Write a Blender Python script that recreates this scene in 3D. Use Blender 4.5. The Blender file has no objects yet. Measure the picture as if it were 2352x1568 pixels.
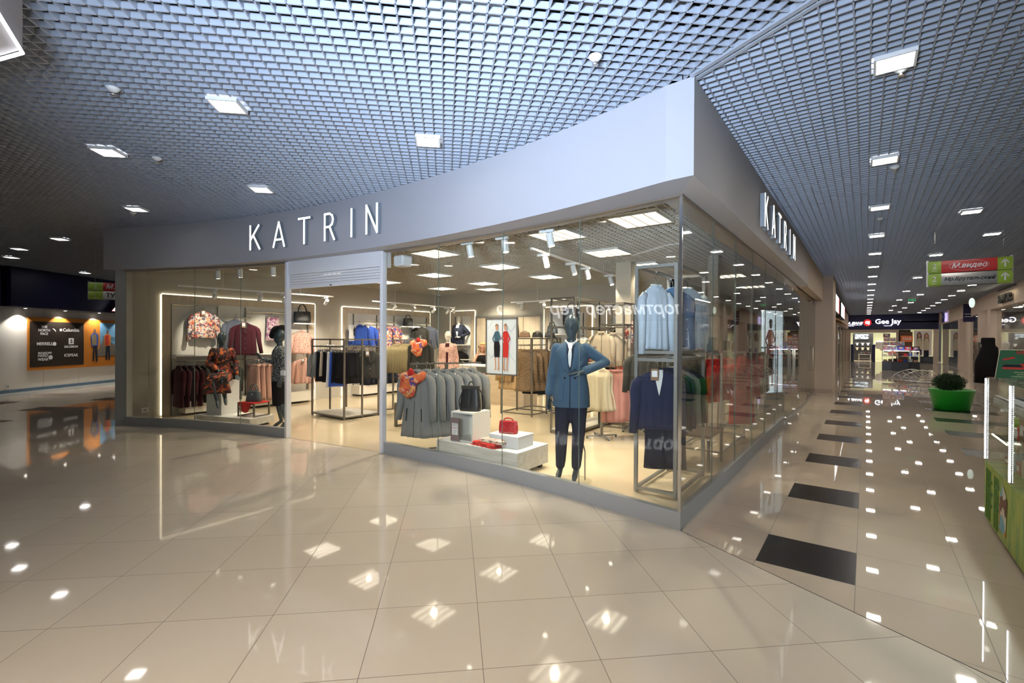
import bpy, math, random
from mathutils import Vector, Matrix
R = random.Random(7)
pi = math.pi
sc = bpy.context.scene
COL = sc.collection
# ---------------------------------------------------------------- camera
YAW, PIT, ROL = .6364, -.0053, .0047
cp, sp_ = math.cos(PIT), math.sin(PIT)
F = Vector((0, cp, sp_)); U = Vector((0, -sp_, cp)); X = Vector((1, 0, 0))
X2 = X * math.cos(ROL) + U * math.sin(ROL); U2 = U * math.cos(ROL) - X * math.sin(ROL)
rot = Matrix.Rotation(YAW, 3, 'Z')
X2, U2, F2 = rot @ X2, rot @ U2, rot @ F
M = Matrix.Identity(4)
for i in range(3):
    M[i][0], M[i][1], M[i][2] = X2[i], U2[i], -F2[i]
CAM = Vector((1.278, -4.157, 1.633))
M.translation = CAM
cam = bpy.data.objects.new('camera', bpy.data.cameras.new('camera'))
cam.data.sensor_width = 36; cam.data.lens = 36 * 1100.2 / 2352; cam.data.clip_start = .05
COL.objects.link(cam); cam.matrix_world = M; sc.camera = cam
# ---------------------------------------------------------------- world, exposure, big lights
w = bpy.data.worlds.new('world'); sc.world = w; w.use_nodes = True
w.node_tree.nodes['Background'].inputs[0].default_value = (1, .95, .9, 1)
w.node_tree.nodes['Background'].inputs[1].default_value = .06
sc.view_settings.view_transform = 'Standard'; sc.view_settings.look = 'None'
sc.view_settings.exposure = 0.0; sc.view_settings.gamma = 1; sc.view_settings.use_curve_mapping = False
cy = sc.cycles
cy.max_bounces = 5; cy.diffuse_bounces = 2; cy.glossy_bounces = 3; cy.transmission_bounces = 1; cy.transparent_max_bounces = 14
cy.caustics_reflective = False; cy.caustics_refractive = False; cy.sample_clamp_indirect = 5; cy.use_light_tree = True; cy.use_adaptive_sampling = True; cy.adaptive_threshold = .15
try: cy.use_denoising = True; cy.denoiser = 'OPENIMAGEDENOISE'
except Exception: pass
def area(name, loc, to, size, power, color, spread=180):
    l = bpy.data.lights.new(name, 'AREA'); l.size = size; l.energy = power; l.color = color; l.spread = math.radians(spread)
    o = bpy.data.objects.new(name, l); COL.objects.link(o); o.location = loc
    o.rotation_euler = (Vector(to) - Vector(loc)).to_track_quat('-Z', 'Y').to_euler(); return o
# unseen area lights added behind the camera: cool upward wash, warm floor fill
area('added_cool_wash', (.75, -4.9, 2.0), (-1.1, -1.2, 3.6), .7, 175, (.62, .77, 1.0), 95)
area('added_warm_fill', (.6, -6.6, 3.5), (-.3, -2.8, 0), 2.0, 135, (1.0, .86, .68), 100)
# ---------------------------------------------------------------- materials
MATS = {}
def nd(nt, t, **k):
    n = nt.nodes.new(t)
    for a, b in k.items(): setattr(n, a, b)
    return n
def mat(name, col, rough=.6, metal=0, emit=0, spec=.5, noise=0, nscale=30, bump=0, bscale=200, sheen=0, ecol=None):
    if name in MATS: return MATS[name]
    m = bpy.data.materials.new(name); m.use_nodes = True; nt = m.node_tree; b = nt.nodes['Principled BSDF']
    b.inputs['Base Color'].default_value = (*col, 1); b.inputs['Roughness'].default_value = rough
    b.inputs['Metallic'].default_value = metal; b.inputs['Specular IOR Level'].default_value = spec
    if emit: b.inputs['Emission Color'].default_value = (*(ecol or col), 1); b.inputs['Emission Strength'].default_value = emit
    if sheen: b.inputs['Sheen Weight'].default_value = sheen
    tc = nd(nt, 'ShaderNodeTexCoord')
    if noise:
        n = nd(nt, 'ShaderNodeTexNoise'); n.inputs['Scale'].default_value = nscale; n.inputs['Detail'].default_value = 4
        mx = nd(nt, 'ShaderNodeMix', data_type='RGBA')
        mx.inputs[6].default_value = (*[c * (1 - noise) for c in col], 1); mx.inputs[7].default_value = (*[min(1, c * (1 + noise)) for c in col], 1)
        nt.links.new(tc.outputs['Object'], n.inputs['Vector']); nt.links.new(n.outputs['Fac'], mx.inputs[0]); nt.links.new(mx.outputs[2], b.inputs['Base Color'])
    if bump:
        n2 = nd(nt, 'ShaderNodeTexNoise'); n2.inputs['Scale'].default_value = bscale
        bp = nd(nt, 'ShaderNodeBump'); bp.inputs['Strength'].default_value = bump; bp.inputs['Distance'].default_value = .01
        nt.links.new(tc.outputs['Object'], n2.inputs['Vector']); nt.links.new(n2.outputs['Fac'], bp.inputs['Height']); nt.links.new(bp.outputs[0], b.inputs['Normal'])
    MATS[name] = m; return m
def ramp(nt, stops, interp='CONSTANT'):
    r = nd(nt, 'ShaderNodeValToRGB'); cr = r.color_ramp; cr.interpolation = interp
    while len(cr.elements) < len(stops): cr.elements.new(.5)
    for e, (p, c) in zip(cr.elements, stops): e.position = p; e.color = (*c, 1)
    return r
def patmat(name, stops, scale, kind='voronoi', rough=.8, stretch=(1, 1, 1)):
    if name in MATS: return MATS[name]
    m = bpy.data.materials.new(name); m.use_nodes = True; nt = m.node_tree; b = nt.nodes['Principled BSDF']; b.inputs['Roughness'].default_value = rough
    tc = nd(nt, 'ShaderNodeTexCoord'); mp = nd(nt, 'ShaderNodeMapping'); mp.inputs['Scale'].default_value = stretch
    nt.links.new(tc.outputs['Object'], mp.inputs[0])
    if kind == 'voronoi':
        t = nd(nt, 'ShaderNodeTexVoronoi'); t.inputs['Scale'].default_value = scale
        nn = nd(nt, 'ShaderNodeTexNoise'); nn.inputs['Scale'].default_value = scale * .8
        ad = nd(nt, 'ShaderNodeMix', data_type='VECTOR'); ad.inputs[0].default_value = .12
        nt.links.new(mp.outputs[0], nn.inputs[0]); nt.links.new(mp.outputs[0], ad.inputs[4]); nt.links.new(nn.outputs['Color'], ad.inputs[5])
        nt.links.new(ad.outputs[1], t.inputs[0]); sx = nd(nt, 'ShaderNodeSeparateColor'); nt.links.new(t.outputs['Color'], sx.inputs[0]); out = sx.outputs[0]
    elif kind == 'leopard':
        t = nd(nt, 'ShaderNodeTexVoronoi', feature='F1'); t.inputs['Scale'].default_value = scale; nt.links.new(mp.outputs[0], t.inputs[0]); out = t.outputs['Distance']
    else:
        t = nd(nt, 'ShaderNodeTexNoise'); t.inputs['Scale'].default_value = scale; t.inputs['Detail'].default_value = 6; nt.links.new(mp.outputs[0], t.inputs[0]); out = t.outputs['Fac']
    r = ramp(nt, stops, 'CONSTANT' if kind != 'noise_lin' else 'LINEAR'); nt.links.new(out, r.inputs[0]); nt.links.new(r.outputs[0], b.inputs['Base Color'])
    MATS[name] = m; return m
def woodmat(name, c1, c2, rough=.45, scale=(1, 6, 6)):
    if name in MATS: return MATS[name]
    m = bpy.data.materials.new(name); m.use_nodes = True; nt = m.node_tree; b = nt.nodes['Principled BSDF']; b.inputs['Roughness'].default_value = rough
    tc = nd(nt, 'ShaderNodeTexCoord'); mp = nd(nt, 'ShaderNodeMapping'); mp.inputs['Scale'].default_value = scale
    n = nd(nt, 'ShaderNodeTexNoise'); n.inputs['Scale'].default_value = 3; n.inputs['Detail'].default_value = 6; n.inputs['Distortion'].default_value = .6
    r = ramp(nt, [(.3, c1), (.7, c2)], 'LINEAR')
    nt.links.new(tc.outputs['Object'], mp.inputs[0]); nt.links.new(mp.outputs[0], n.inputs[0]); nt.links.new(n.outputs['Fac'], r.inputs[0]); nt.links.new(r.outputs[0], b.inputs['Base Color'])
    MATS[name] = m; return m
def glassmat(name, tint, k=1.0, base=.04):
    m = bpy.data.materials.new(name); m.use_nodes = True; nt = m.node_tree; nt.nodes.clear()
    out = nd(nt, 'ShaderNodeOutputMaterial'); tr = nd(nt, 'ShaderNodeBsdfTransparent'); tr.inputs[0].default_value = (*tint, 1)
    gl = nd(nt, 'ShaderNodeBsdfGlossy'); gl.inputs['Roughness'].default_value = 0; mx = nd(nt, 'ShaderNodeMixShader')
    g = nd(nt, 'ShaderNodeNewGeometry'); dt = nd(nt, 'ShaderNodeVectorMath', operation='DOT_PRODUCT')
    nt.links.new(g.outputs['Normal'], dt.inputs[0]); nt.links.new(g.outputs['Incoming'], dt.inputs[1])
    def mth(op, a, b=None):
        n = nd(nt, 'ShaderNodeMath', operation=op)
        for i, v in enumerate((a, b)):
            if v is None: continue
            if isinstance(v, (int, float)): n.inputs[i].default_value = v
            else: nt.links.new(v, n.inputs[i])
        return n.outputs[0]
    c = mth('ABSOLUTE', dt.outputs['Value']); f = mth('POWER', mth('SUBTRACT', 1.0, c), 5.0)
    f = mth('ADD', mth('MULTIPLY', f, (1 - base) * k), base)
    nt.links.new(f, mx.inputs[0]); nt.links.new(tr.outputs[0], mx.inputs[1]); nt.links.new(gl.outputs[0], mx.inputs[2]); nt.links.new(mx.outputs[0], out.inputs[0])
    MATS[name] = m; return m
def floormat(name, c1, c2, grout, origin, angle, tile, rough, black=False, gw=.006):
    m = bpy.data.materials.new(name); m.use_nodes = True; nt = m.node_tree; b = nt.nodes['Principled BSDF']
    L = nt.links
    def mth(op, a, b_=None, c_=None):
        n = nd(nt, 'ShaderNodeMath', operation=op)
        for i, v in enumerate((a, b_, c_)):
            if v is None: continue
            if isinstance(v, (int, float)): n.inputs[i].default_value = v
            else: L.new(v, n.inputs[i])
        return n.outputs[0]
    g = nd(nt, 'ShaderNodeNewGeometry'); s = nd(nt, 'ShaderNodeSeparateXYZ'); L.new(g.outputs['Position'], s.inputs[0])
    dx = mth('SUBTRACT', s.outputs[0], origin[0]); dy = mth('SUBTRACT', s.outputs[1], origin[1])
    ca, sa = math.cos(angle) / tile, math.sin(angle) / tile
    u = mth('ADD', mth('MULTIPLY', dx, ca), mth('MULTIPLY', dy, sa)); v = mth('ADD', mth('MULTIPLY', dx, -sa), mth('MULTIPLY', dy, ca))
    h = gw / tile / 2
    def line(t):
        f = mth('SUBTRACT', mth('FRACT', mth('ADD', t, .5)), .5); return mth('LESS_THAN', mth('ABSOLUTE', f), h)
    gl = mth('MAXIMUM', line(u), line(v))
    cell = nd(nt, 'ShaderNodeCombineXYZ'); L.new(mth('FLOOR', u), cell.inputs[0]); L.new(mth('FLOOR', v), cell.inputs[1])
    wn = nd(nt, 'ShaderNodeTexWhiteNoise', noise_dimensions='3D'); L.new(cell.outputs[0], wn.inputs['Vector'])
    no = nd(nt, 'ShaderNodeTexNoise'); no.inputs['Scale'].default_value = 2.5; no.inputs['Detail'].default_value = 8; no.inputs['Roughness'].default_value = .65
    L.new(g.outputs['Position'], no.inputs['Vector'])
    fac = mth('ADD', mth('MULTIPLY', wn.outputs['Value'], .35), mth('MULTIPLY', no.outputs['Fac'], .65))
    mx = nd(nt, 'ShaderNodeMix', data_type='RGBA'); mx.inputs[6].default_value = (*c1, 1); mx.inputs[7].default_value = (*c2, 1); L.new(fac, mx.inputs[0])
    cur = mx.outputs[2]
    if black:
        fu, fv = mth('FLOOR', u), mth('FLOOR', v)
        row = mth('COMPARE', mth('FLOORED_MODULO', fv, 3.0), 0.0, .1)
        c0 = mth('COMPARE', fu, 0.0, .1); c1_ = mth('COMPARE', fu, 3.5, .6)
        row2 = mth('GREATER_THAN', fv, 6.5)
        bl = mth('MULTIPLY', row, mth('MAXIMUM', c0, mth('MULTIPLY', c1_, row2)))
        bl = mth('MULTIPLY', bl, mth('GREATER_THAN', fv, -.5))
        m3 = nd(nt, 'ShaderNodeMix', data_type='RGBA'); L.new(bl, m3.inputs[0]); L.new(cur, m3.inputs[6]); m3.inputs[7].default_value = (.018, .016, .017, 1); cur = m3.outputs[2]
    m2 = nd(nt, 'ShaderNodeMix', data_type='RGBA'); L.new(gl, m2.inputs[0]); L.new(cur, m2.inputs[6]); m2.inputs[7].default_value = (*grout, 1)
    L.new(m2.outputs[2], b.inputs['Base Color'])
    rr = mth('ADD', mth('MULTIPLY', gl, .5), rough)
    if black: rr = mth('ADD', rr, mth('MULTIPLY', bl, .22))
    L.new(rr, b.inputs['Roughness'])
    b.inputs['Specular IOR Level'].default_value = .45
    MATS[name] = m; return m
def stdmats():
    mat('fascia_paint', (.43, .43, .465), .55, bump=.03, bscale=300)
    mat('fascia_side', (.50, .47, .46), .6)
    mat('sill_paint', (.33, .345, .355), .4); mat('post_white', (.80, .81, .84), .3); mat('dark_gap', (.02, .02, .02), .9)
    mat('bronze', (.30, .25, .2), .35, .6); mat('chrome', (.8, .8, .8), .15, 1); mat('steel', (.62, .6, .57), .3, .9)
    mat('blade', (.42, .46, .53), .4, .15); mat('blade_in', (.66, .62, .55), .45, .1)
    mat('plenum', (.012, .012, .013), .9); mat('plenum_in', (.30, .24, .17), .9)
    mat('lamp', (1, 1, 1), .5, emit=55, ecol=(1, .93, .84)); mat('panel', (1, 1, 1), .5, emit=2.3, ecol=(1, .92, .78)); mat('lamp_low', (1, 1, 1), .5, emit=18, ecol=(1, .96, .92)); mat('tube', (1, 1, 1), .5, emit=6, ecol=(1, .89, .66))
    mat('white_metal', (.85, .85, .84), .4); mat('white_lam', (.83, .79, .71), .35); mat('pure_white', (.85, .84, .82), .5)
    mat('spot_face', (1, 1, 1), .5, emit=14, ecol=(1, .92, .78)); mat('led', (1, 1, 1), .5, emit=2.2, ecol=(1, .86, .62)); mat('led_cool', (1, 1, 1), .5, emit=20, ecol=(.86, .88, 1))
    mat('rack_metal', (.21, .19, .165), .38, .6); mat('rack_grey', (.36, .36, .35), .35, .6)
    mat('wall_grey', (.47, .44, .38), .8); mat('wall_warm', (.62, .55, .44), .8); mat('mall_white', (.78, .76, .72), .7)
    mat('navy', (.010, .010, .062), .45); mat('beige_wall', (.58, .47, .38), .75); mat('tan_wall', (.45, .35, .28), .75)
    mat('black', (.012, .012, .013), .6); mat('black_gloss', (.015, .015, .017), .25); mat('black_fab', (.012, .011, .013), .95, spec=.1)
    mat('mann_dark', (.055, .075, .085), .28); mat('mann_white', (.80, .74, .64), .4)
    mat('skin', (.62, .33, .22), .5); mat('blond', (.62, .42, .14), .6, noise=.3, nscale=40)
    woodmat('wood_light', (.60, .49, .36), (.74, .64, .50), scale=(6, 6, .7)); woodmat('wood_white', (.62, .58, .50), (.80, .77, .70), scale=(.8, 6, 6)); woodmat('wood_h', (.56, .44, .31), (.70, .58, .43), scale=(.8, 5, 9))
    glassmat('glass', (.975, .985, .965)); glassmat('glass_clear', (.95, .97, .95), .45); glassmat('glass_side', (.935, .945, .92), 1.0, .045)
    mat('glass_edge', (.20, .25, .21), .15, spec=.8)
    mat('paper', (.85, .86, .88), .5); mat('red_paint', (.55, .03, .03), .4); mat('green_sign', (.32, .50, .05), .4); mat('green_pot', (.02, .38, .03), .3)
    patmat('floral_red', [(0, (.02, .012, .012)), (.35, (.30, .04, .02)), (.55, (.05, .02, .02)), (.72, (.55, .14, .03)), (.88, (.02, .01, .01))], 26)
    patmat('floral_multi', [(0, (.72, .62, .55)), (.25, (.55, .08, .06)), (.4, (.10, .09, .16)), (.55, (.80, .38, .18)), (.68, (.75, .70, .66)), (.85, (.12, .10, .14))], 30)
    patmat('floral_blue', [(0, (.05, .06, .25)), (.3, (.45, .12, .07)), (.5, (.62, .48, .36)), (.7, (.08, .07, .18)), (.85, (.6, .25, .1))], 26)
    patmat('scarf_orange', [(0, (.62, .13, .04)), (.3, (.55, .05, .04)), (.5, (.68, .35, .16)), (.68, (.10, .06, .25)), (.8, (.60, .42, .38)), (.92, (.5, .12, .03))], 20)
    patmat('tweed_pink', [(0, (.42, .16, .13)), (.42, (.62, .36, .29)), (.55, (.75, .55, .46)), (.68, (.35, .12, .12))], 55, 'noise')
    patmat('tweed_bw', [(0, (.015, .017, .02)), (.47, (.10, .11, .12)), (.55, (.45, .47, .48)), (.62, (.03, .03, .035))], 50, 'noise')
    patmat('leopard', [(0, (.045, .028, .018)), (.26, (.12, .075, .04)), (.36, (.30, .19, .095)), (.60, (.08, .05, .03))], 75, 'leopard')
    patmat('violet_print', [(0, (.62, .45, .50)), (.4, (.40, .12, .22)), (.55, (.75, .62, .62)), (.75, (.28, .10, .22))], 22)
    patmat('plaid', [(0, (.70, .58, .48)), (.55, (.45, .12, .12)), (.6, (.72, .62, .52))], 9, 'noise')
    for n, c in dict(f_black=(.014, .013, .015), f_char=(.05, .048, .042), f_olive=(.07, .066, .05), f_white=(.80, .80, .78), f_cream=(.78, .70, .52), f_blush=(.66, .40, .33), f_pink=(.62, .30, .26),
        f_red=(.62, .035, .03), f_navy=(.032, .036, .078), f_blue=(.035, .09, .42), f_lblue=(.52, .60, .70), f_denim=(.10, .18, .32), f_suit=(.065, .115, .175), f_ink=(.022, .026, .045), f_beige=(.33, .26, .14), f_camel=(.50, .33, .17),
        f_grey=(.25, .252, .25), f_wine=(.055, .010, .018), f_brown=(.16, .09, .06), f_silver=(.10, .11, .15), f_stone=(.62, .52, .38), f_tan=(.30, .19, .12)).items():
        mat(n, c, .9, noise=.13, nscale=60, bump=.25, bscale=260, spec=.2, sheen=.0 if n in ('f_black', 'f_ink') else .08)
stdmats()
def m_(n): return MATS[n]
# ---------------------------------------------------------------- mesh building
class MB:
    def __init__(s): s.v = []; s.f = []; s.mi = []; s.cur = 0
    def add(s, vs, fs):
        o = len(s.v); s.v += [tuple(p) for p in vs]; s.f += [tuple(i + o for i in f) for f in fs]; s.mi += [s.cur] * len(fs); return s
    def box(s, x0, y0, z0, x1, y1, z1):
        return s.add([(x0, y0, z0), (x1, y0, z0), (x1, y1, z0), (x0, y1, z0), (x0, y0, z1), (x1, y0, z1), (x1, y1, z1), (x0, y1, z1)],
                     [(3, 2, 1, 0), (4, 5, 6, 7), (0, 1, 5, 4), (1, 2, 6, 5), (2, 3, 7, 6), (3, 0, 4, 7)])
    def bar(s, p, q, w=.03, h=None, up=(0, 0, 1)):
        p, q = Vector(p), Vector(q); d = (q - p).normalized(); u = Vector(up)
        if abs(d.dot(u)) > .95: u = Vector((0, 1, 0))
        a = d.cross(u).normalized() * w / 2; b = a.cross(d).normalized() * (h or w) / 2
        vs = [c + i * a + j * b for c in (p, q) for i, j in ((-1, -1), (1, -1), (1, 1), (-1, 1))]
        return s.add(vs, [(0, 1, 2, 3), (7, 6, 5, 4), (0, 4, 5, 1), (1, 5, 6, 2), (2, 6, 7, 3), (3, 7, 4, 0)])
    def rings(s, rs, close=True):
        n = len(rs[0]); vs = [p for r in rs for p in r]; fs = []
        for i in range(len(rs) - 1):
            for j in range(n): fs.append((i * n + j, i * n + (j + 1) % n, (i + 1) * n + (j + 1) % n, (i + 1) * n + j))
        if close: fs.append(tuple(range(n - 1, -1, -1))); fs.append(tuple((len(rs) - 1) * n + j for j in range(n)))
        return s.add(vs, fs)
    def tube(s, pts, r, n=8, close=True, sx=1):
        pts = [Vector(p) for p in pts]; rr = r if isinstance(r, (list, tuple)) else [r] * len(pts); out = []; ref = None
        for i, p in enumerate(pts):
            d = (pts[min(i + 1, len(pts) - 1)] - pts[max(i - 1, 0)]).normalized()
            if ref is None: ref = Vector((0, 0, 1)) if abs(d.z) < .9 else Vector((0, 1, 0))
            a = d.cross(ref).normalized(); b = a.cross(d).normalized(); ref = b
            out.append([p + (a * math.cos(t) * sx + b * math.sin(t)) * rr[i] for t in [2 * pi * k / n for k in range(n)]])
        return s.rings([[tuple(v) for v in ring][::-1] for ring in out], close)
    def ell(s, c, r, n=12, m=8, rot=None):
        c = Vector(c); r = r if isinstance(r, (tuple, list)) else (r, r, r); rs = []
        for i in range(1, m):
            t = pi * i / m; ring = []
            for k in range(n):
                a = 2 * pi * k / n; v = Vector((math.sin(t) * math.cos(a) * r[0], math.sin(t) * math.sin(a) * r[1], -math.cos(t) * r[2]))
                ring.append(tuple(c + (rot @ v if rot else v)))
            rs.append(ring)
        return s.rings(rs)
    def lathe(s, prof, c=(0, 0, 0), n=24, sx=1, sy=1):
        return s.rings([[(c[0] + r * math.cos(2 * pi * k / n) * sx, c[1] + r * math.sin(2 * pi * k / n) * sy, c[2] + z) for k in range(n)] for r, z in prof])
    def prism(s, poly, z0, z1):
        n = len(poly); vs = [(x, y, z0) for x, y in poly] + [(x, y, z1) for x, y in poly]
        return s.add(vs, [tuple(range(n - 1, -1, -1)), tuple(range(n, 2 * n))] + [(i, (i + 1) % n, n + (i + 1) % n, n + i) for i in range(n)])
    def xzplate(s, poly, y0, y1):     # polygon in the x-z plane, extruded along y
        n = len(poly); vs = [(x, y0, z) for x, z in poly] + [(x, y1, z) for x, z in poly]
        return s.add(vs, [tuple(range(n)), tuple(range(2 * n - 1, n - 1, -1))] + [(i, n + i, n + (i + 1) % n, (i + 1) % n) for i in range(n)])
    def strip(s, rows, fy, off=.004, th=.006, n=5):   # draped plate: rows (z, x0, x1) laid on the front surface fy(x, z)
        g = []
        for z, a, b in rows:
            g.append([(a + (b - a) * k / n, z) for k in range(n + 1)])
        vs = []; fs = []; m = n + 1; N = len(rows) * m
        for o in (off + th, 0):
            for row in g:
                for x, z in row: vs.append((x, fy(x, z) - o, z))
        for i in range(len(rows) - 1):
            for k in range(n):
                a = i * m + k; fs.append((a, a + m, a + m + 1, a + 1)); fs.append((N + a, N + a + 1, N + a + m + 1, N + a + m))
        for i in range(len(rows) - 1):
            for k in (0, n):
                a = i * m + k; q = (a, a + m, N + a + m, N + a); fs.append(q if k else q[::-1])
        for k in range(n):
            for i in (0, len(rows) - 1):
                a = i * m + k; q = (a, a + 1, N + a + 1, N + a); fs.append(q if not i else q[::-1])
        return s.add(vs, fs)
    def build(s, name, mats, parent=None, loc=(0, 0, 0), rz=0, smooth=False, bevel=0, remesh=0, sub=0, smoothit=0):
        me = bpy.data.meshes.new(name); me.from_pydata(s.v, [], s.f)
        for m in (mats if isinstance(mats, (list, tuple)) else [mats]): me.materials.append(m if not isinstance(m, str) else MATS[m])
        if any(s.mi): me.polygons.foreach_set('material_index', s.mi)
        if smooth or remesh: me.polygons.foreach_set('use_smooth', [True] * len(me.polygons))
        o = bpy.data.objects.new(name, me); COL.objects.link(o); o.location = loc; o.rotation_euler = (0, 0, rz)
        if parent: o.parent = parent
        if bevel:
            b = o.modifiers.new('bevel', 'BEVEL'); b.width = bevel; b.segments = 2; b.limit_method = 'ANGLE'
        if remesh:
            r = o.modifiers.new('remesh', 'REMESH'); r.mode = 'VOXEL'; r.voxel_size = remesh; r.use_smooth_shade = True
            k = o.modifiers.new('smooth', 'SMOOTH'); k.iterations = smoothit or 6; k.factor = .5
        if sub: q = o.modifiers.new('sub', 'SUBSURF'); q.levels = sub; q.render_levels = sub
        return o
def tag(o, label=None, cat=None, group=None, kind=None):
    if label: o['label'] = label
    if cat: o['category'] = cat
    if group: o['group'] = group
    if kind: o['kind'] = kind
    return o
def thing(name, loc, label, cat, group=None, rz=0):
    o = bpy.data.objects.new(name, None); COL.objects.link(o); o.location = loc; o.rotation_euler = (0, 0, rz); o.empty_display_size = .1
    return tag(o, label, cat, group)
def struct(name, mb, mats, **k): return tag(mb.build(name, mats, **k), kind='structure')
def clone(o, loc=None, rz=None, label=None, group=None, parent=None):
    c = o.copy(); COL.objects.link(c)
    if loc is not None: c.location = loc
    if rz is not None: c.rotation_euler = (0, 0, rz)
    if label: c['label'] = label
    if group: c['group'] = group
    if parent: c.parent = parent; c.matrix_parent_inverse = o.matrix_parent_inverse
    for ch in o.children: clone(ch, parent=c)
    return c
ORD = ['first', 'second', 'third', 'fourth', 'fifth', 'sixth', 'seventh', 'eighth', 'ninth', 'tenth', 'eleventh', 'twelfth', 'thirteenth', 'fourteenth', 'fifteenth', 'sixteenth', 'seventeenth', 'eighteenth', 'nineteenth', 'twentieth'] + ['%dth' % i for i in range(21, 60)]
def textmesh(s, size, ext=.002, bold=0, shear=0, align='CENTER'):
    cu = bpy.data.curves.new('t', 'FONT'); cu.body = s; cu.size = size; cu.extrude = ext; cu.offset = bold; cu.shear = shear; cu.align_x = align; cu.align_y = 'CENTER'; cu.resolution_u = 3
    o = bpy.data.objects.new('t', cu); COL.objects.link(o); bpy.context.view_layer.update()
    me = bpy.data.meshes.new_from_object(o); bpy.data.objects.remove(o); bpy.data.curves.remove(cu); return me
def text(s, size, m, parent, loc, rot=(pi / 2, 0, 0), name='lettering', **k):   # lettering standing in the x-z plane facing -y
    me = textmesh(s, size, **k); me.materials.clear(); me.materials.append(MATS[m]); o = bpy.data.objects.new(name, me); COL.objects.link(o)
    o.parent = parent; o.location = loc; o.rotation_euler = rot; return o
# ---------------------------------------------------------------- garments (hang from z = 0, front towards -y)
def ringfun(w, L, t, flare, waist=.93):
    P = [(-.085, .05, .04), (-.10, .06, .045), (-.115, .085, .045), (-.145, w * .37, t * .26), (-.175, w * .47, t * .33), (-.23, w * .485, t * .46), (-.16 - .45 * L, w * .5 * waist, t * .48), (-.16 - L, w * .5 * flare, t * .55 * flare)]
    def ab(z):
        for (z0, a0, b0), (z1, a1, b1) in zip(P, P[1:]):
            if z <= z0 and z >= z1:
                f = (z0 - z) / (z0 - z1); return a0 + (a1 - a0) * f, b0 + (b1 - b0) * f
        return (P[0] if z > P[0][0] else P[-1])[1:]
    return ab
def shell(mb, ab, z0, z1, seed=1, fold=.03, nf=7, n=48, m=14, extra=(), cx=0, cyy=0):
    q = random.Random(seed); ph = q.random() * 6; zs = sorted(set(list(extra) + [z0 + (z1 - z0) * i / m for i in range(m + 1)]), reverse=True); rs = []
    for z in zs:
        a, b = ab(z); s = (z0 - z) / (z0 - z1) if z0 != z1 else 0; ring = []
        for k in range(n):
            th = 2 * pi * k / n; f = 1 + 2.6 * fold * min(1, s * 1.6) * (math.sin(nf * th + ph) + .8 * math.sin((nf * 2 + 1) * th + ph * 2.3 + 2 * s))
            ring.append((cx + a * math.cos(th), cyy + b * math.sin(th) * f * (1 + fold * 2 * s * math.sin(nf * 1.7 * th)), z + .006 * s * math.sin(3 * th + ph)))
        rs.append(ring)
    return mb.rings(rs[::-1])
def hanger(parent, mname='chrome', w=.38):
    mb = MB(); pts = [(.02, 0, .0), (.018, 0, .018), (0, 0, .026), (-.018, 0, .018), (-.02, 0, 0), (-.012, 0, -.015), (0, 0, -.03), (0, 0, -.09)]
    mb.tube(pts, .0035, 6); mb.tube([(-w / 2, 0, -.165), (-w * .25, 0, -.125), (0, 0, -.09), (w * .25, 0, -.125), (w / 2, 0, -.165)], .009, 6)
    return mb.build('hanger', mname, parent, smooth=True)
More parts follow.
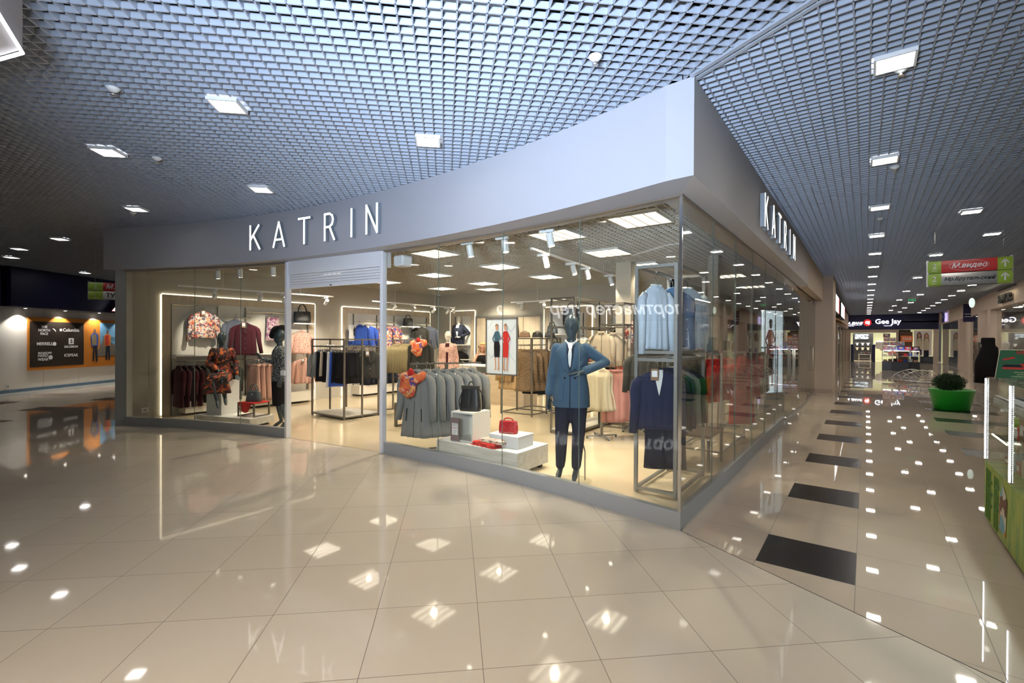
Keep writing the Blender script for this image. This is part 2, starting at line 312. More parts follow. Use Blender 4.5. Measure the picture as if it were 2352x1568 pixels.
def jacket(name, m, w=.42, L=.62, t=.16, sl=.52, sp=.05, flare=1.04, seed=1, style='plain', sr=.058, split=False, hang='chrome', tagc=False, detail=None, fold=.03):
    root = thing(name, (0, 0, 0), name, 'clothes'); ab = ringfun(w, L, t, flare); z1 = -.16 - L
    mb = MB(); shell(mb, ab, -.085, z1, seed, fold, extra=(-.10, -.115, -.13, -.145, -.16, -.175, -.2, -.23))
    body = mb.build('body', m, root, smooth=True)
    def fy(x, z):
        a, b = ab(z); return -b * math.sqrt(max(0, 1 - (x / a) ** 2)) if abs(x) < a else 0
    for s in (-1, 1):
        if sl:
            q = MB(); pts = [(s * w * .40, 0, -.185), (s * (w * .5 + .012), -.005, -.25), (s * (w * .5 + .012 + sp * .2), -.008, -.33), (s * (w * .5 + sp * .45), -.012, -.19 - sl * .5), (s * (w * .5 + sp), -.03, -.19 - sl)]
            q.tube(pts, [sr * .7, sr * .95, sr, sr * .86, sr * .66], 10); q.build('sleeve', m, root, smooth=True)
    hanger(root, hang, w * .86)
    d = detail or m
    if style == 'lapel':
        for s in (-1, 1):
            q = MB(); q.strip([(-.10, s * .05, s * .075), (-.16, s * .035, s * .10), (-.24, s * .02, s * .105), (-.30, s * .008, s * .06), (-.36, 0, s * .015)], fy, .006, .008); q.build('lapel', m, root, smooth=True)
        q = MB(); q.strip([(-.11, -.04, .04), (-.2, -.03, .03), (-.34, -.004, .004)], fy, .002, .003); q.build('lining', d, root)
    if style in ('button', 'coat', 'blouse'):
        q = MB(); q.tube([(.058 * math.cos(a), .05 * math.sin(a) - .006, -.098 - .012 * math.sin(a) * -1) for a in [-pi / 2 + .25 + (2 * pi - .5) * k / 14 for k in range(15)]], .013, 8, sx=.6); q.build('collar', m, root, smooth=True)
    if style == 'coat':
        for s in (-1, 1): q = MB(); q.strip([(-.11, s * .035, s * .07), (-.17, s * .03, s * .085), (-.25, s * .015, s * .05), (-.30, s * .004, s * .012)], fy, .006, .008); q.build('lapel', m, root, smooth=True)
    if style in ('lapel', 'button', 'coat', 'blouse'):
        q = MB(); q.strip([(-.34 if style == 'lapel' else -.12, .004, .012), (z1 + .01, .004, .012)], lambda x, z: fy(x, z), .003, .004, 1)
        q2 = q; zz = [-.34 - (z1 + .34) * 0 - i * .11 for i in range(4) if -.34 - i * .11 > z1 + .05]
        q2.build('seam', 'f_char' if m in ('f_grey', 'f_stone') else m, root)
        if style != 'coat':
            q = MB()
            for z in zz: q.ell((-.012, fy(0, z) - .008, z), (.010, .005, .010), 8, 4)
            q.build('button', 'chrome' if style == 'lapel' else m, root)
    if style == 'vneck':
        q = MB(); q.strip([(-.095, -.05, .05), (-.16, -.042, .042), (-.26, -.022, .022), (-.36, -.002, .002)], fy, .010, .004); q.build('neckline', d, root)
        q = MB(); q.tube([(-.05, fy(.05, -.1) - .004, -.095), (0, fy(0, -.37) - .012, -.37), (.05, fy(.05, -.1) - .004, -.095)], .006, 6); q.build('neck_trim', m, root)
    if style == 'coat':
        for s in (-1, 1):
            q = MB(); z = z1 + L * .36; q.strip([(z + .09, s * .11, s * .125), (z - .09, s * .12, s * .135)], fy, .004, .005, 2); q.build('pocket', 'f_char', root)
    if style == 'belt':
        q = MB(); z = -.16 - .5 * L; q.strip([(z + .02, -w * .45, w * .45), (z - .02, -w * .45, w * .45)], fy, .006, .01, 12); q.build('belt', m, root)
        q = MB(); q.tube([(0, fy(0, z) - .02, z), (.03, fy(0, z) - .03, z - .06), (.035, fy(0, z) - .03, z - .2)], .012, 6); q.tube([(0, fy(0, z) - .02, z), (-.03, fy(0, z) - .03, z - .05), (-.04, fy(0, z) - .03, z - .16)], .012, 6); q.build('belt_tie', m, root, smooth=True)
    if tagc:
        q = MB(); q.box(-.09, fy(0, -.2) - .06, -.20, -.015, fy(0, -.2) - .055, -.08); t_ = q.build('price_card', 'f_tan', root)
        q = MB(); q.box(-.08, fy(0, -.2) - .062, -.165, -.025, fy(0, -.2) - .06, -.10); q.build('card_print', 'paper', t_)
    return root
def skirt(name, m, w=.36, L=.6, t=.09, seed=1, fold=.10, hang='chrome'):
    root = thing(name, (0, 0, 0), name, 'clothes')
    def ab(z):
        f = min(1, max(0, (-.12 - z) / L)); return w * .5 * (1 + .18 * f), t * .5 * (1 + .7 * f)
    mb = MB(); shell(mb, ab, -.12, -.12 - L, seed, fold, 6, 32, 8); mb.build('body', m, root, smooth=True)
    q = MB(); q.box(-w * .5, -t * .53, -.155, w * .5, t * .53, -.115); q.build('waistband', m, root, bevel=.01)
    q = MB(); q.tube([(.02, 0, .0), (.018, 0, .018), (0, 0, .026), (-.018, 0, .018), (-.02, 0, 0), (0, 0, -.03), (0, 0, -.07)], .0035, 6); q.bar((-w / 2, 0, -.075), (w / 2, 0, -.075), .01)
    for s in (-1, 1): q.box(s * w * .4 - .012, -.012, -.135, s * w * .4 + .012, .012, -.07)
    q.build('hanger', hang, root); return root
def trousers(name, m, w=.36, L=.95, seed=1):
    root = thing(name, (0, 0, 0), name, 'clothes'); mb = MB()
    mb.rings([[(math.cos(a) * w * .5 * k, math.sin(a) * .05, z) for a in [2 * pi * i / 20 for i in range(20)]] for k, z in ((1.1, -.36), (1.05, -.25), (1, -.12))])
    for s in (-1, 1):
        mb.rings([[(s * w * .26 + math.cos(a) * r, math.sin(a) * r * .45, z) for a in [2 * pi * i / 14 for i in range(14)]] for r, z in ((w * .30, -.12 - L), (w * .27, -.7), (w * .28, -.34))])
    mb.build('body', m, root, smooth=True)
    q = MB(); q.tube([(.02, 0, .0), (.018, 0, .018), (0, 0, .026), (-.018, 0, .018), (-.02, 0, 0), (0, 0, -.03), (0, 0, -.07)], .0035, 6); q.bar((-w / 2, 0, -.075), (w / 2, 0, -.075), .01)
    q.build('hanger', 'chrome', root); return root
def park(o):   # prototypes are moved to their first spot by row()
    return o
def row(proto, spots, label, group, cat=None):   # spots: (x, y, z, rz); {n} in the label = ordinal
    for i, (x, y, z, rz) in enumerate(spots):
        lb = label.replace('{n}', ORD[i])
        if i == 0:
            proto.location = (x, y, z); proto.rotation_euler = (0, 0, rz); proto['label'] = lb; o = proto
            if len(spots) > 1: proto['group'] = group
            elif 'group' in proto: del proto['group']
            if cat: proto['category'] = cat
        else: clone(proto, (x, y, z), rz, lb, group)
def line(p, q, n, z, rz, jit=.12):
    return [(p[0] + (q[0] - p[0]) * i / max(1, n - 1), p[1] + (q[1] - p[1]) * i / max(1, n - 1), z, rz + R.uniform(-jit, jit)) for i in range(n)]
# ---------------------------------------------------------------- figures (front towards -y, x to the viewer's right)
TORSO = [(.82, .10, .07), (.86, .15, .10), (.93, .172, .112), (1.0, .165, .108), (1.08, .135, .095), (1.14, .122, .088), (1.22, .132, .095), (1.31, .152, .112), (1.38, .158, .108), (1.44, .160, .085), (1.475, .12, .065), (1.50, .06, .05)]
def tor(z, g=0):
    for (z0, a0, b0), (z1, a1, b1) in zip(TORSO, TORSO[1:]):
        if z0 <= z <= z1:
            f = (z - z0) / (z1 - z0); return a0 + (a1 - a0) * f + g, b0 + (b1 - b0) * f + g
    return (TORSO[0] if z < .82 else TORSO[-1])[1] + g, (TORSO[0] if z < .82 else TORSO[-1])[2] + g
def limb(mb, pts, rs, n=12):
    for (p, r), (q, s) in zip(zip(pts, rs), list(zip(pts, rs))[1:]): mb.tube([p, q], [r, s], n)
    for p, r in zip(pts, rs): mb.ell(p, r, n, 8)
def torso(mb, off=(0, 0, 0), g=0, z0=.82, z1=1.5, n=28, m=16):
    rs = []
    for i in range(m + 1):
        z = z0 + (z1 - z0) * i / m; a, b = tor(z, g); rs.append([(off[0] + a * math.cos(t), off[1] + b * math.sin(t), off[2] + z) for t in [2 * pi * k / n for k in range(n)]])
    mb.rings(rs)
def hand(mb, wr, d, side, nrm=(0, -1, 0), curl=.25, r=.0092):
    wr = Vector(wr); d = Vector(d).normalized(); nr = Vector(nrm); nr = (nr - d * nr.dot(d)).normalized(); a = d.cross(nr).normalized() * side
    for k in range(4):   # palm ribs
        limb(mb, [wr, wr + d * .085 + a * (k - 1.5) * .022], [.015, .012], 8)
    ln = (.068, .08, .074, .056)
    for k in range(4):
        p = wr + d * .085 + a * (k - 1.5) * .0245; q = p + (d + nr * curl * .5).normalized() * ln[k] * .5; e = q + (d + nr * curl * 1.6).normalized() * ln[k] * .5
        limb(mb, [p, q, e], [r, r * .9, r * .75], 8)
    p = wr + d * .025 - a * .028; q = p + (d * .6 - a * .75 + nr * .3).normalized() * .04; e = q + (d * .95 - a * .2 + nr * .35).normalized() * .032
    limb(mb, [p, q, e], [.011, .0095, .008], 8)
def figure(name, m, root, arms, legs, off=(0, 0, 0), vox=.008, head=(0, 0, 0), parts=('legs', 'arms'), facedir=(0, -1, 0), hands=True):
    mb = MB(); o = Vector(off); torso(mb, off)
    limb(mb, [o + Vector((0, .005, 1.46)), o + Vector((0, -.005, 1.60))], [.052, .046])
    h = o + Vector((0, -.012, 1.672)) + Vector(head); fd = Vector(facedir).normalized(); rt = Matrix.Rotation(math.atan2(fd.x, -fd.y), 3, 'Z')
    mb.ell(h + Vector((0, .012, .012)), (.081, .098, .120), 20, 14, rt); mb.ell(h + rt @ Vector((0, -.018, -.055)), (.058, .065, .085), 16, 10, rt)
    mb.ell(h + rt @ Vector((0, -.088, -.012)), (.011, .016, .024), 10, 8, rt); mb.ell(h + rt @ Vector((0, -.079, -.058)), (.022, .009, .008), 10, 6, rt)
    for s in (-1, 1): mb.ell(h + rt @ Vector((s * .077, .01, -.01)), (.008, .018, .03), 8, 6, rt)
    for s, a in arms.items():
        sh = o + Vector((s * .158, 0, 1.44)); el, wr, hd = Vector(a[0]), Vector(a[1]), Vector(a[2])
        limb(mb, [sh, sh.lerp(el, .5), el, el.lerp(wr, .4), wr], [.05, .041, .034, .033, .022])
        if hands: hand(mb, wr, hd, a[4] if len(a) > 4 else s, a[3] if len(a) > 3 else (0, -1, 0))
    for s, l in legs.items():
        hp = o + Vector((s * .085, 0, .88)); kn, an, to = Vector(l[0]), Vector(l[1]), Vector(l[2])
        limb(mb, [hp, hp.lerp(kn, .5), kn, kn.lerp(an, .3), kn.lerp(an, .65), an], [.088, .074, .052, .052, .042, .030])
        limb(mb, [an, an.lerp(to, .55), to], [.03, .033, .02])
    return mb.build(name, m, root, remesh=vox, smoothit=3)
# ================================================================ SETTING
CX, CY, RG = -3.162, -14.615, 14.92
def arcy(x, r): return CY + math.sqrt(r * r - (x - CX) ** 2)
def foff(x): return .36 + (.13 - .36) * min(1, max(0, -x / 10))
def fpt(x): return (x, arcy(x, RG - foff(x)))
OUT = [fpt(-10.05 + 10.05 * i / 30) for i in range(31)] + [(.22, -.42)]
ZC = 3.63
# floors
bl = [(.02, -.01), (1.44, -.73), (6.2, -3.13)]
MB().add([(-26, -13, 0), (9, -13, 0), (9, -4.6, 0), (6.2, -3.13, 0), (1.44, -.73, 0), (.02, -.01, 0), (0, 0, 0), (0, .5, 0), (-26, .5, 0), (-26, 6, 0), (-10.6, 6, 0), (-10.6, .5, 0)], [(0, 1, 2, 3, 4, 5, 6, 7, 8), (8, 11, 10, 9)])
floormat('floor_mall', (.62, .55, .46), (.72, .65, .55), (.22, .19, .15), (-1.5687, -4.4218), .7564, .6, .04, gw=.004)
floormat('floor_corridor', (.53, .44, .355), (.61, .515, .42), (.22, .18, .15), (.6287, -.2288), 0, .6035, .022, black=True, gw=.004)
floormat('floor_store', (.64, .53, .36), (.70, .59, .42), (.4, .32, .22), (.02, .02), 0, .6, .12, gw=.003)
struct('floor', MB().add([(-26, -13, 0), (9, -13, 0), (9, -4.6, 0), (6.2, -3.13, 0), (1.44, -.73, 0), (.02, -.01, 0), (0, .4, 0), (-26, .4, 0)], [tuple(range(8))]), 'floor_mall')
struct('floor', MB().add([(-26, .4, 0), (-10.6, .4, 0), (-10.6, 7, 0), (-26, 7, 0)], [(0, 1, 2, 3)]), 'floor_mall')
struct('floor', MB().add([(.02, -.01, 0), (1.44, -.73, 0), (6.2, -3.13, 0), (9, -4.6, 0), (9, 60, 0), (-.1, 60, 0), (-.1, 0, 0)], [tuple(range(7))]), 'floor_corridor')
sb = MB(); sb.bar((.02, -.01, .0002), (6.2, -3.13, .0002), .006, .001); struct('trim_1', sb, 'dark_gap')
JL = [(-9.82, -1.27), (-9.34, -1.04), (-8.38, -.64), (-7.38, -.30), (-6.35, -.04)]
JR = [(-4.26, .26), (-3.21, .30), (-2.13, .27), (-1.06, .16), (0, 0)]
ip = JL + JR
struct('floor', MB().add([(x, y, .003) for x, y in ip] + [(0, 13.6, .003), (-10.45, 13.6, .003), (-10.45, -1.2, .003)], [tuple(range(len(ip) + 3))]), 'floor_store')
# dark floor tiles in the wing on the left, laid in pairs parallel to that wall
wd = Vector((-2.38, 3.25, 0)).normalized(); wn_ = Vector((wd.y, -wd.x, 0))
dk = MB()
for k in range(-3, 8):
    for rr_ in (1.6, 4.2):
        c0 = Vector((-18.45, -1.87, .001)) + wd * (k * 1.8 + (.9 if rr_ > 2 else 0)) + wn_ * rr_
        a, b = wd * .3, wn_ * .62; dk.add([c0 - a - b, c0 + a - b, c0 + a + b, c0 - a + b], [(0, 3, 2, 1)])
struct('floor', dk, 'tan_wall')
# sills, glass panes, top channel
def nrm(p, q):
    d = Vector((q[0] - p[0], q[1] - p[1])).normalized(); return Vector((d.y, -d.x))   # towards the mall
def slab(mb, p, q, o, i, z0, z1):
    n = nrm(p, q); a, b = Vector(p), Vector(q)
    mb.prism([tuple(a + n * o), tuple(b + n * o), tuple(b - n * i), tuple(a - n * i)], z0, z1)
def chain(mb, pts, o, i, z0, z1):
    n = len(pts); ns = []
    for k in range(n):
        v = Vector((0, 0))
        if k: v += nrm(pts[k - 1], pts[k])
        if k < n - 1: v += nrm(pts[k], pts[k + 1])
        v.normalize(); ns.append(v)
    o_ = [tuple(Vector(p) + v * o) for p, v in zip(pts, ns)]; i_ = [tuple(Vector(p) - v * i) for p, v in zip(pts, ns)]
    for k in range(n - 1): mb.prism([o_[k], o_[k + 1], i_[k + 1], i_[k]], z0, z1)
sm = MB(); chain(sm, JL, .015, .07, .0, .15); struct('baseboard_left', sm, 'sill_paint')
sm = MB(); chain(sm, JR[:-1] + [(0, 0), (0, 6.4)], .02, .07, .0, .155); struct('baseboard_right', sm, 'sill_paint')
nw = [0]
def pane(p, q, z0=.15, z1=2.9, gm='glass', th=.012):
    nw[0] += 1; mb = MB(); d = (Vector(q) - Vector(p)).normalized() * .0014
    slab(mb, tuple(Vector(p) + d), tuple(Vector(q) - d), th / 2, th / 2, z0, z1); o = struct('window_%d' % nw[0], mb, gm)
    e = MB(); nn = nrm(p, q); e.prism([tuple(Vector(q) + nn * .006 - d), tuple(Vector(q) + nn * .006 + d), tuple(Vector(q) - nn * .006 + d), tuple(Vector(q) - nn * .006 - d)], z0, z1); e.build('pane_edge', 'glass_edge', o); return o
for a, b in zip(JL, JL[1:]): pane(a, b)
for a, b in zip(JR, JR[1:]): pane(a, b)
yy = [0, 1.07, 2.14, 3.21, 4.28, 5.35, 6.4]
for a, b in zip(yy, yy[1:]): pane((0, a), (0, b), gm='glass_side')
tm = MB(); chain(tm, JR[:-1] + [(0, 0), (0, 13.6)], .02, .03, 2.86, 2.93); chain(tm, JL, .02, .03, 2.84, 2.88); struct('trim_2', tm, 'bronze')
cm = MB(); cm.box(-.012, -.012, .15, .012, .012, 2.9); struct('trim_3', cm, 'chrome')
# glazed double door on the corridor side
dn = 0
for (a, b) in ((6.42, 7.6), (7.62, 8.8), (12.0, 13.5)):
    dn += 1; mb = MB(); mb.box(-.006, a, .03, .006, b, 2.75 if dn < 3 else 2.8); d = struct('door_%d' % dn, mb, 'glass_side')
    h = MB(); hy = b - .14 if dn == 1 else a + .14
    for xx in (-.05, .05):
        h.tube([(xx, hy, .75), (xx, hy, 1.45)], .014, 10)
    for zz in (.82, 1.38): h.tube([(-.05, hy, zz), (.05, hy, zz)], .009, 8)
    h.build('door_handle', 'steel', d, smooth=True)
    h = MB(); h.box(-.02, a + .02, .0, .02, a + .18, .04); h.build('floor_pivot', 'steel', d); h = MB(); h.box(-.016, a + .02, 2.7, .016, a + .14, 2.76); h.build('top_pivot', 'bronze', d)
for a, b in ((8.82, 9.9), (9.9, 10.95), (10.95, 12.0)): pane((0, a), (0, b), .03, 2.9, 'glass_side')
sm = MB(); sm.box(-.05, 6.4, 0, .03, 13.6, .03); struct('trim_4', sm, 'steel')
# fascia (curved bulkhead) and the plain stretch beyond it
fm = MB(); n = len(OUT); inn = [(min(x, -.2), arcy(min(x, -.2), RG + .18)) for x, y in OUT[:-1]] + [(-.2, .3)]
for i in range(n - 1):
    fm.prism([OUT[i], OUT[i + 1], inn[i + 1], inn[i]], 2.88, ZC)
struct('wall_front', fm, 'fascia_paint')
fm = MB(); fm.prism([(.22, -.42), (.22, 8.6), (-.2, 8.6), (-.2, .30)], 2.88, ZC); struct('wall_right', fm, 'fascia_side')
fm = MB(); fm.box(-.2, 8.6, 2.86, .20, 13.6, ZC); struct('wall_right', fm, 'beige_wall')
fm = MB(); fm.box(-.3, 13.6, 0, .45, 15.4, ZC); struct('wall_right', fm, 'beige_wall')
fm = MB(); fm.box(-.31, 13.58, 0, .46, 15.42, .12); struct('baseboard_back', fm, 'tan_wall')
fm = MB(); fm.prism([(-10.28, -1.30), (-9.86, -1.40), (-9.80, -1.25), (-10.2, -1.05)], 0, 2.88); struct('wall_left', fm, 'sill_paint')
fm = MB(); fm.box(-10.6, -1.2, 0, -10.45, 13.6, 3.62); struct('wall_left', fm, 'wall_grey')
fm = MB(); fm.box(-10.45, 7.5, 0, -2.45, 7.65, 3.3); fm.box(-2.6, 7.5, 0, -2.45, 13.6, 3.3); fm.box(-2.6, 13.5, 0, -.2, 13.6, 3.3); struct('wall_back', fm, 'wall_grey')
fm = MB(); fm.box(-2.58, 4.4, 0, -2.28, 4.7, 3.3); struct('wall_back', fm, 'wall_warm')
fm = MB(); fm.box(-.95, 4.6, 0, -.78, 4.75, 3.3); struct('wall_back', fm, 'wood_white')
# open-cell ceilings
def clip(px, py, dx, dy, poly):
    ts = []
    for (ax, ay), (bx, by) in zip(poly, poly[1:] + poly[:1]):
        ex, ey = bx - ax, by - ay; den = dx * ey - dy * ex
        if abs(den) < 1e-9: continue
        t = ((ax - px) * ey - (ay - py) * ex) / den; s = ((ax - px) * dy - (ay - py) * dx) / den
        if 0 <= s < 1: ts.append(t)
    ts.sort(); return list(zip(ts[::2], ts[1::2]))
def grid(poly, ang, cell, z0, h, t, m, name='ceiling', org=(0, 0)):
    mb = MB()
    for a in (ang, ang + pi / 2):
        dx, dy = math.cos(a), math.sin(a); nx, ny = -dy, dx
        ks = [(x - org[0]) * nx + (y - org[1]) * ny for x, y in poly]
        for k in range(math.ceil(min(ks) / cell), math.floor(max(ks) / cell) + 1):
            px, py = org[0] + nx * k * cell, org[1] + ny * k * cell
            for t0, t1 in clip(px, py, dx, dy, poly):
                if t1 - t0 < .02: continue
                mb.bar((px + dx * t0, py + dy * t0, z0 + h / 2), (px + dx * t1, py + dy * t1, z0 + h / 2), t, h)
    return struct(name, mb, m)
inset = [(x, y + .06) for x, y in OUT[:-1]]
grid([(-26, -9.5), (-26, 7), (-10.3, 7), (-10.05, -1.2)] + inset + [(.22, -.44), (6.2, -3.5), (6.2, -9.5)], .775, .092, ZC, .041, .010, 'blade')
grid([(.2, -.4), (5.6, -3.14), (5.6, 46.5), (.2, 46.5)], 0, .086, ZC, .040, .010, 'blade')
tr = MB(); tr.bar((.2, -.43, ZC + .015), (6.2, -3.5, ZC + .015), .035, .05); tr.bar((.2, -.36, ZC + .02), (6.2, -3.43, ZC + .02), .03, .05); struct('trim_5', tr, 'blade')
grid([(x, y + .1) for x, y in ip] + [(-.2, .2), (-.2, 13.4), (-2.45, 13.4), (-2.45, 7.5), (-10.45, 7.5), (-10.45, -1.1)], 0, .1, 3.1, .04, .012, 'blade_in')
pl = MB(); pl.box(-26, -13, 4.15, 9, 60, 4.2); struct('ceiling', pl, 'plenum')
pl = MB(); pl.prism([(x, y + .12) for x, y in ip] + [(-.21, 13.5), (-10.45, 13.5)], 3.34, 3.36); struct('ceiling', pl, 'plenum_in')
# services seen through the open cells above the mall
q = MB()
for k in range(7): q.tube([(-8 + k * 1.7, -6.5, 3.95), (-4 + k * 1.7, 1.5, 3.95)], .05 + .02 * (k % 3), 8)
q.box(-4.6, -6, 3.86, -4.0, .5, 4.05); q.box(-1.2, -6, 3.9, -.7, -.6, 4.05)
for k in range(5): q.box(-9, -4.4 + k * .9, 4.0, 2.5, -4.3 + k * .9, 4.06)
tag(q.build('ceiling_services', 'rack_grey'), kind='structure')
# ---------------------------------------------------------------- mall ceiling lights
def ceil_light(label, s=.21, m='lamp'):
    t = thing('ceiling_light', (0, 0, 0), label, 'ceiling light'); mb = MB(); h = s / 2 + .016
    mb.box(-h, -h, 0, h, -s / 2, .03); mb.box(-h, s / 2, 0, h, h, .03); mb.box(-h, -s / 2, 0, -s / 2, s / 2, .03); mb.box(s / 2, -s / 2, 0, h, s / 2, .03)
    mb.build('frame', 'white_metal', t); mb = MB(); mb.box(-s / 2, -s / 2, .006, s / 2, s / 2, .02); mb.build('diffuser', m, t); return t
row(ceil_light('x'), [(1.43, y, ZC - .03, 0) for y in (.2, 2.5, 4.83, 7.2, 9.5, 11.9, 14.3, 16.8, 19.3, 21.8, 24.3, 26.8, 29.3, 31.8, 34.3, 37, 40)], 'small square ceiling light, {n} from the camera in the left corridor row', 'small square corridor ceiling lights')
row(ceil_light('x'), [(2.56, y, ZC - .03, 0) for y in (5.9, 10.5, 15.4, 20.5, 25.6, 30.5, 35.5)], 'small square ceiling light, {n} from the camera in the middle corridor row', 'small square corridor ceiling lights')
row(ceil_light('x'), [(3.13, y, ZC - .03, 0) for y in (8.2, 12.9, 17.8, 22.7, 28, 33, 38)], 'small square ceiling light, {n} from the camera in the offset corridor row', 'small square corridor ceiling lights')
row(ceil_light('x'), [(4.27, y, ZC - .03, 0) for y in (14.2, 16.6, 19.05, 21.5, 24, 26.5, 28.9, 31.4, 34.1, 36.8, 39.8)], 'small square ceiling light, {n} from the camera in the right corridor row', 'small square corridor ceiling lights')
row(ceil_light('x', m='lamp_low'), [(x, y, ZC - .03, .775) for x, y in ((-3.12, -2.31), (-5.26, -2.6), (-2.27, -.79), (-5.23, -1.0), (-7.81, -1.65), (-11.85, -1.8), (-14.1, -2.07), (-15.9, -1.96), (-18.1, -.1), (-8.1, -4.4), (-11, -5.5), (-4.5, -6.2), (-.4, -5.4))], 'small square light before the shop front, {n} from centre to far left', 'small square lights in front of the shop')
# sprinklers / detectors
def detector():
    t = thing('smoke_detector', (0, 0, 0), 'x', 'detector'); mb = MB(); mb.lathe([(.045, .03), (.05, .02), (.03, 0), (.012, -.01)][::-1], n=16); mb.build('base', 'white_metal', t, smooth=True)
    mb = MB(); mb.tube([(0, 0, 0), (0, 0, -.03)], .008, 8); mb.lathe([(.02, -.034), (.022, -.03)], n=12); mb.build('nozzle', 'steel', t); return t
row(detector(), [(x, y, ZC - .03, 0) for x, y in ((-.27, -1.09), (1.47, .35), (-3.58, -2.97), (-5.07, -2.22), (1.53, 2.86), (1.45, 5.69), (-8.15, -1.6))], 'white round sprinkler head under the open grid, {n} nearest to the camera', 'sprinkler heads under the mall ceiling')
# ---------------------------------------------------------------- ceiling canopy with a lit rim, upper left
t = thing('light_box', (-2.72, -3.60, 3.30), 'grey hanging box with glowing white rim at the upper left edge', 'sign box')
mb = MB(); tri = [(0, 0), (-1.1, -.37), (0, -1.2), (1.0, -.37)]
mb.prism(tri, .02, .31); b_ = mb.build('casing', 'fascia_side', t)
mb = MB(); mb.tube([(-1.1, -.37, 0), (0, 0, 0), (1.0, -.37, 0)], .010, 8); mb.build('lit_rim', mat('rim_lit', (1, 1, 1), .5, emit=4, ecol=(.9, .93, 1)), t)
# ================================================================ SHOP SIGNS
def strokes(segs, w=.034, d=.05):
    side, face = MB(), MB()
    for pts in segs:
        for p, q in zip(pts, pts[1:]):
            a = Vector((p[0], 0, p[1])); b = Vector((q[0], 0, q[1])); e = (b - a).normalized() * w * .35
            side.bar(a - e + Vector((0, -d / 2, 0)), b + e + Vector((0, -d / 2, 0)), w, d, up=(0, 1, 0)); face.bar(a - e + Vector((0, -d - .003, 0)), b + e + Vector((0, -d - .003, 0)), w * .86, .006, up=(0, 1, 0))
    return side, face
bowl = [(.0, .38), (.10, .38), (.155, .35), (.175, .29), (.155, .225), (.10, .19), (0, .19)]
LET = {'K': [[(0, 0), (0, .38)], [(.19, .38), (.01, .16)], [(.07, .22), (.21, 0)]], 'A': [[(0, 0), (.12, .38), (.24, 0)], [(.045, .11), (.195, .11)]], 'T': [[(0, .38), (.24, .38)], [(.12, 0), (.12, .38)]],
       'R': [[(0, 0), (0, .38)], bowl, [(.10, .19), (.2, 0)]], 'I': [[(.0, 0), (.0, .38)]], 'N': [[(0, 0), (0, .38), (.21, 0), (.21, .38)]]}
mat('sign_face', (1, 1, 1), .5, emit=1.6, ecol=(1, 1, .96)); mat('sign_side', (.30, .34, .38), .35, .3)
def sign_letter(ch, parent, loc, rz):
    wds = max(p[0] for s in LET[ch] for p in s); a, b = strokes([[(x - wds / 2, z) for x, z in s] for s in LET[ch]])
    o = a.build('letter', 'sign_side', parent); o.location = loc; o.rotation_euler = (0, 0, rz); b.build('letter_face', 'sign_face', o)
t = thing('shop_sign', (-5.4, -.1, 3.05), 'white lit letters KATRIN on the curved front of the shop bulkhead', 'shop sign')
for ch, deg in zip('KATRIN', (-13.9, -11.75, -9.5, -7.3, -5.45, -3.8)):
    a = math.radians(deg); x = CX + (RG) * math.sin(a); rr = RG - foff(x) - .015; p = Vector((CX + rr * math.sin(a), CY + rr * math.cos(a), 3.065))
    sign_letter(ch, t, p - t.location, -a)
t = thing('shop_sign', (.235, 3.85, 3.02), 'white lit letters KATRIN on the corridor side of the bulkhead', 'shop sign', rz=pi / 2)
for k, ch in enumerate('KATRIN'): sign_letter(ch, t, Vector((-1.42 + k * .565, 0, 0)), 0)
# roller shutter over the entrance, its guide posts and side box
t = thing('roller_shutter', (-5.3, .12, 2.4), 'white roller shutter rolled up over the shop entrance', 'shutter')
e0, e1 = Vector((-6.33, -.02)), Vector((-4.27, .25)); mb = MB()
def sl2(mb, z0, z1, o, i): slab(mb, tuple(e0 - Vector((-5.3, .12))), tuple(e1 - Vector((-5.3, .12))), o, i, z0 - 2.4, z1 - 2.4)
sl2(mb, 2.66, 2.88, .02, .16); mb.build('casing', 'post_white', t)
for k in range(5):
    mb = MB(); sl2(mb, 2.46 + k * .04, 2.494 + k * .04, .004 + .0 * k, .018); mb.build('slat', 'post_white', t)
mb = MB(); sl2(mb, 2.43, 2.458, .01, .03); mb.build('bottom_rail', 'white_metal', t)
mb = MB(); mb.tube([(0, -.03, .045), (0, -.05, .045)], .012, 8); mb.build('lock', 'bronze', t)
for nm, p, lb in (('door_post', (-6.34, -.03), 'white vertical post on the left side of the shop entrance'), ('door_post', (-4.265, .245), 'white vertical post on the right side of the shop entrance')):
    mb = MB(); mb.box(-.026, -.04, 0, .026, .05, 2.87); o = mb.build(nm, 'post_white', loc=(p[0], p[1], 0), rz=.12, bevel=.006); tag(o, lb, 'post')
    if p[0] < -6:
        mb = MB(); mb.box(-.08, -.075, 1.02, .02, -.05, 1.10); mb.build('key_switch', 'white_metal', o)
mb = MB(); mb.box(-.1, -.1, 0, .1, .1, .16); tag(mb.build('shutter_motor_box', 'post_white', loc=(-4.08, .45, 2.66), bevel=.03), 'white rounded box behind the glass right of the shutter', 'box')
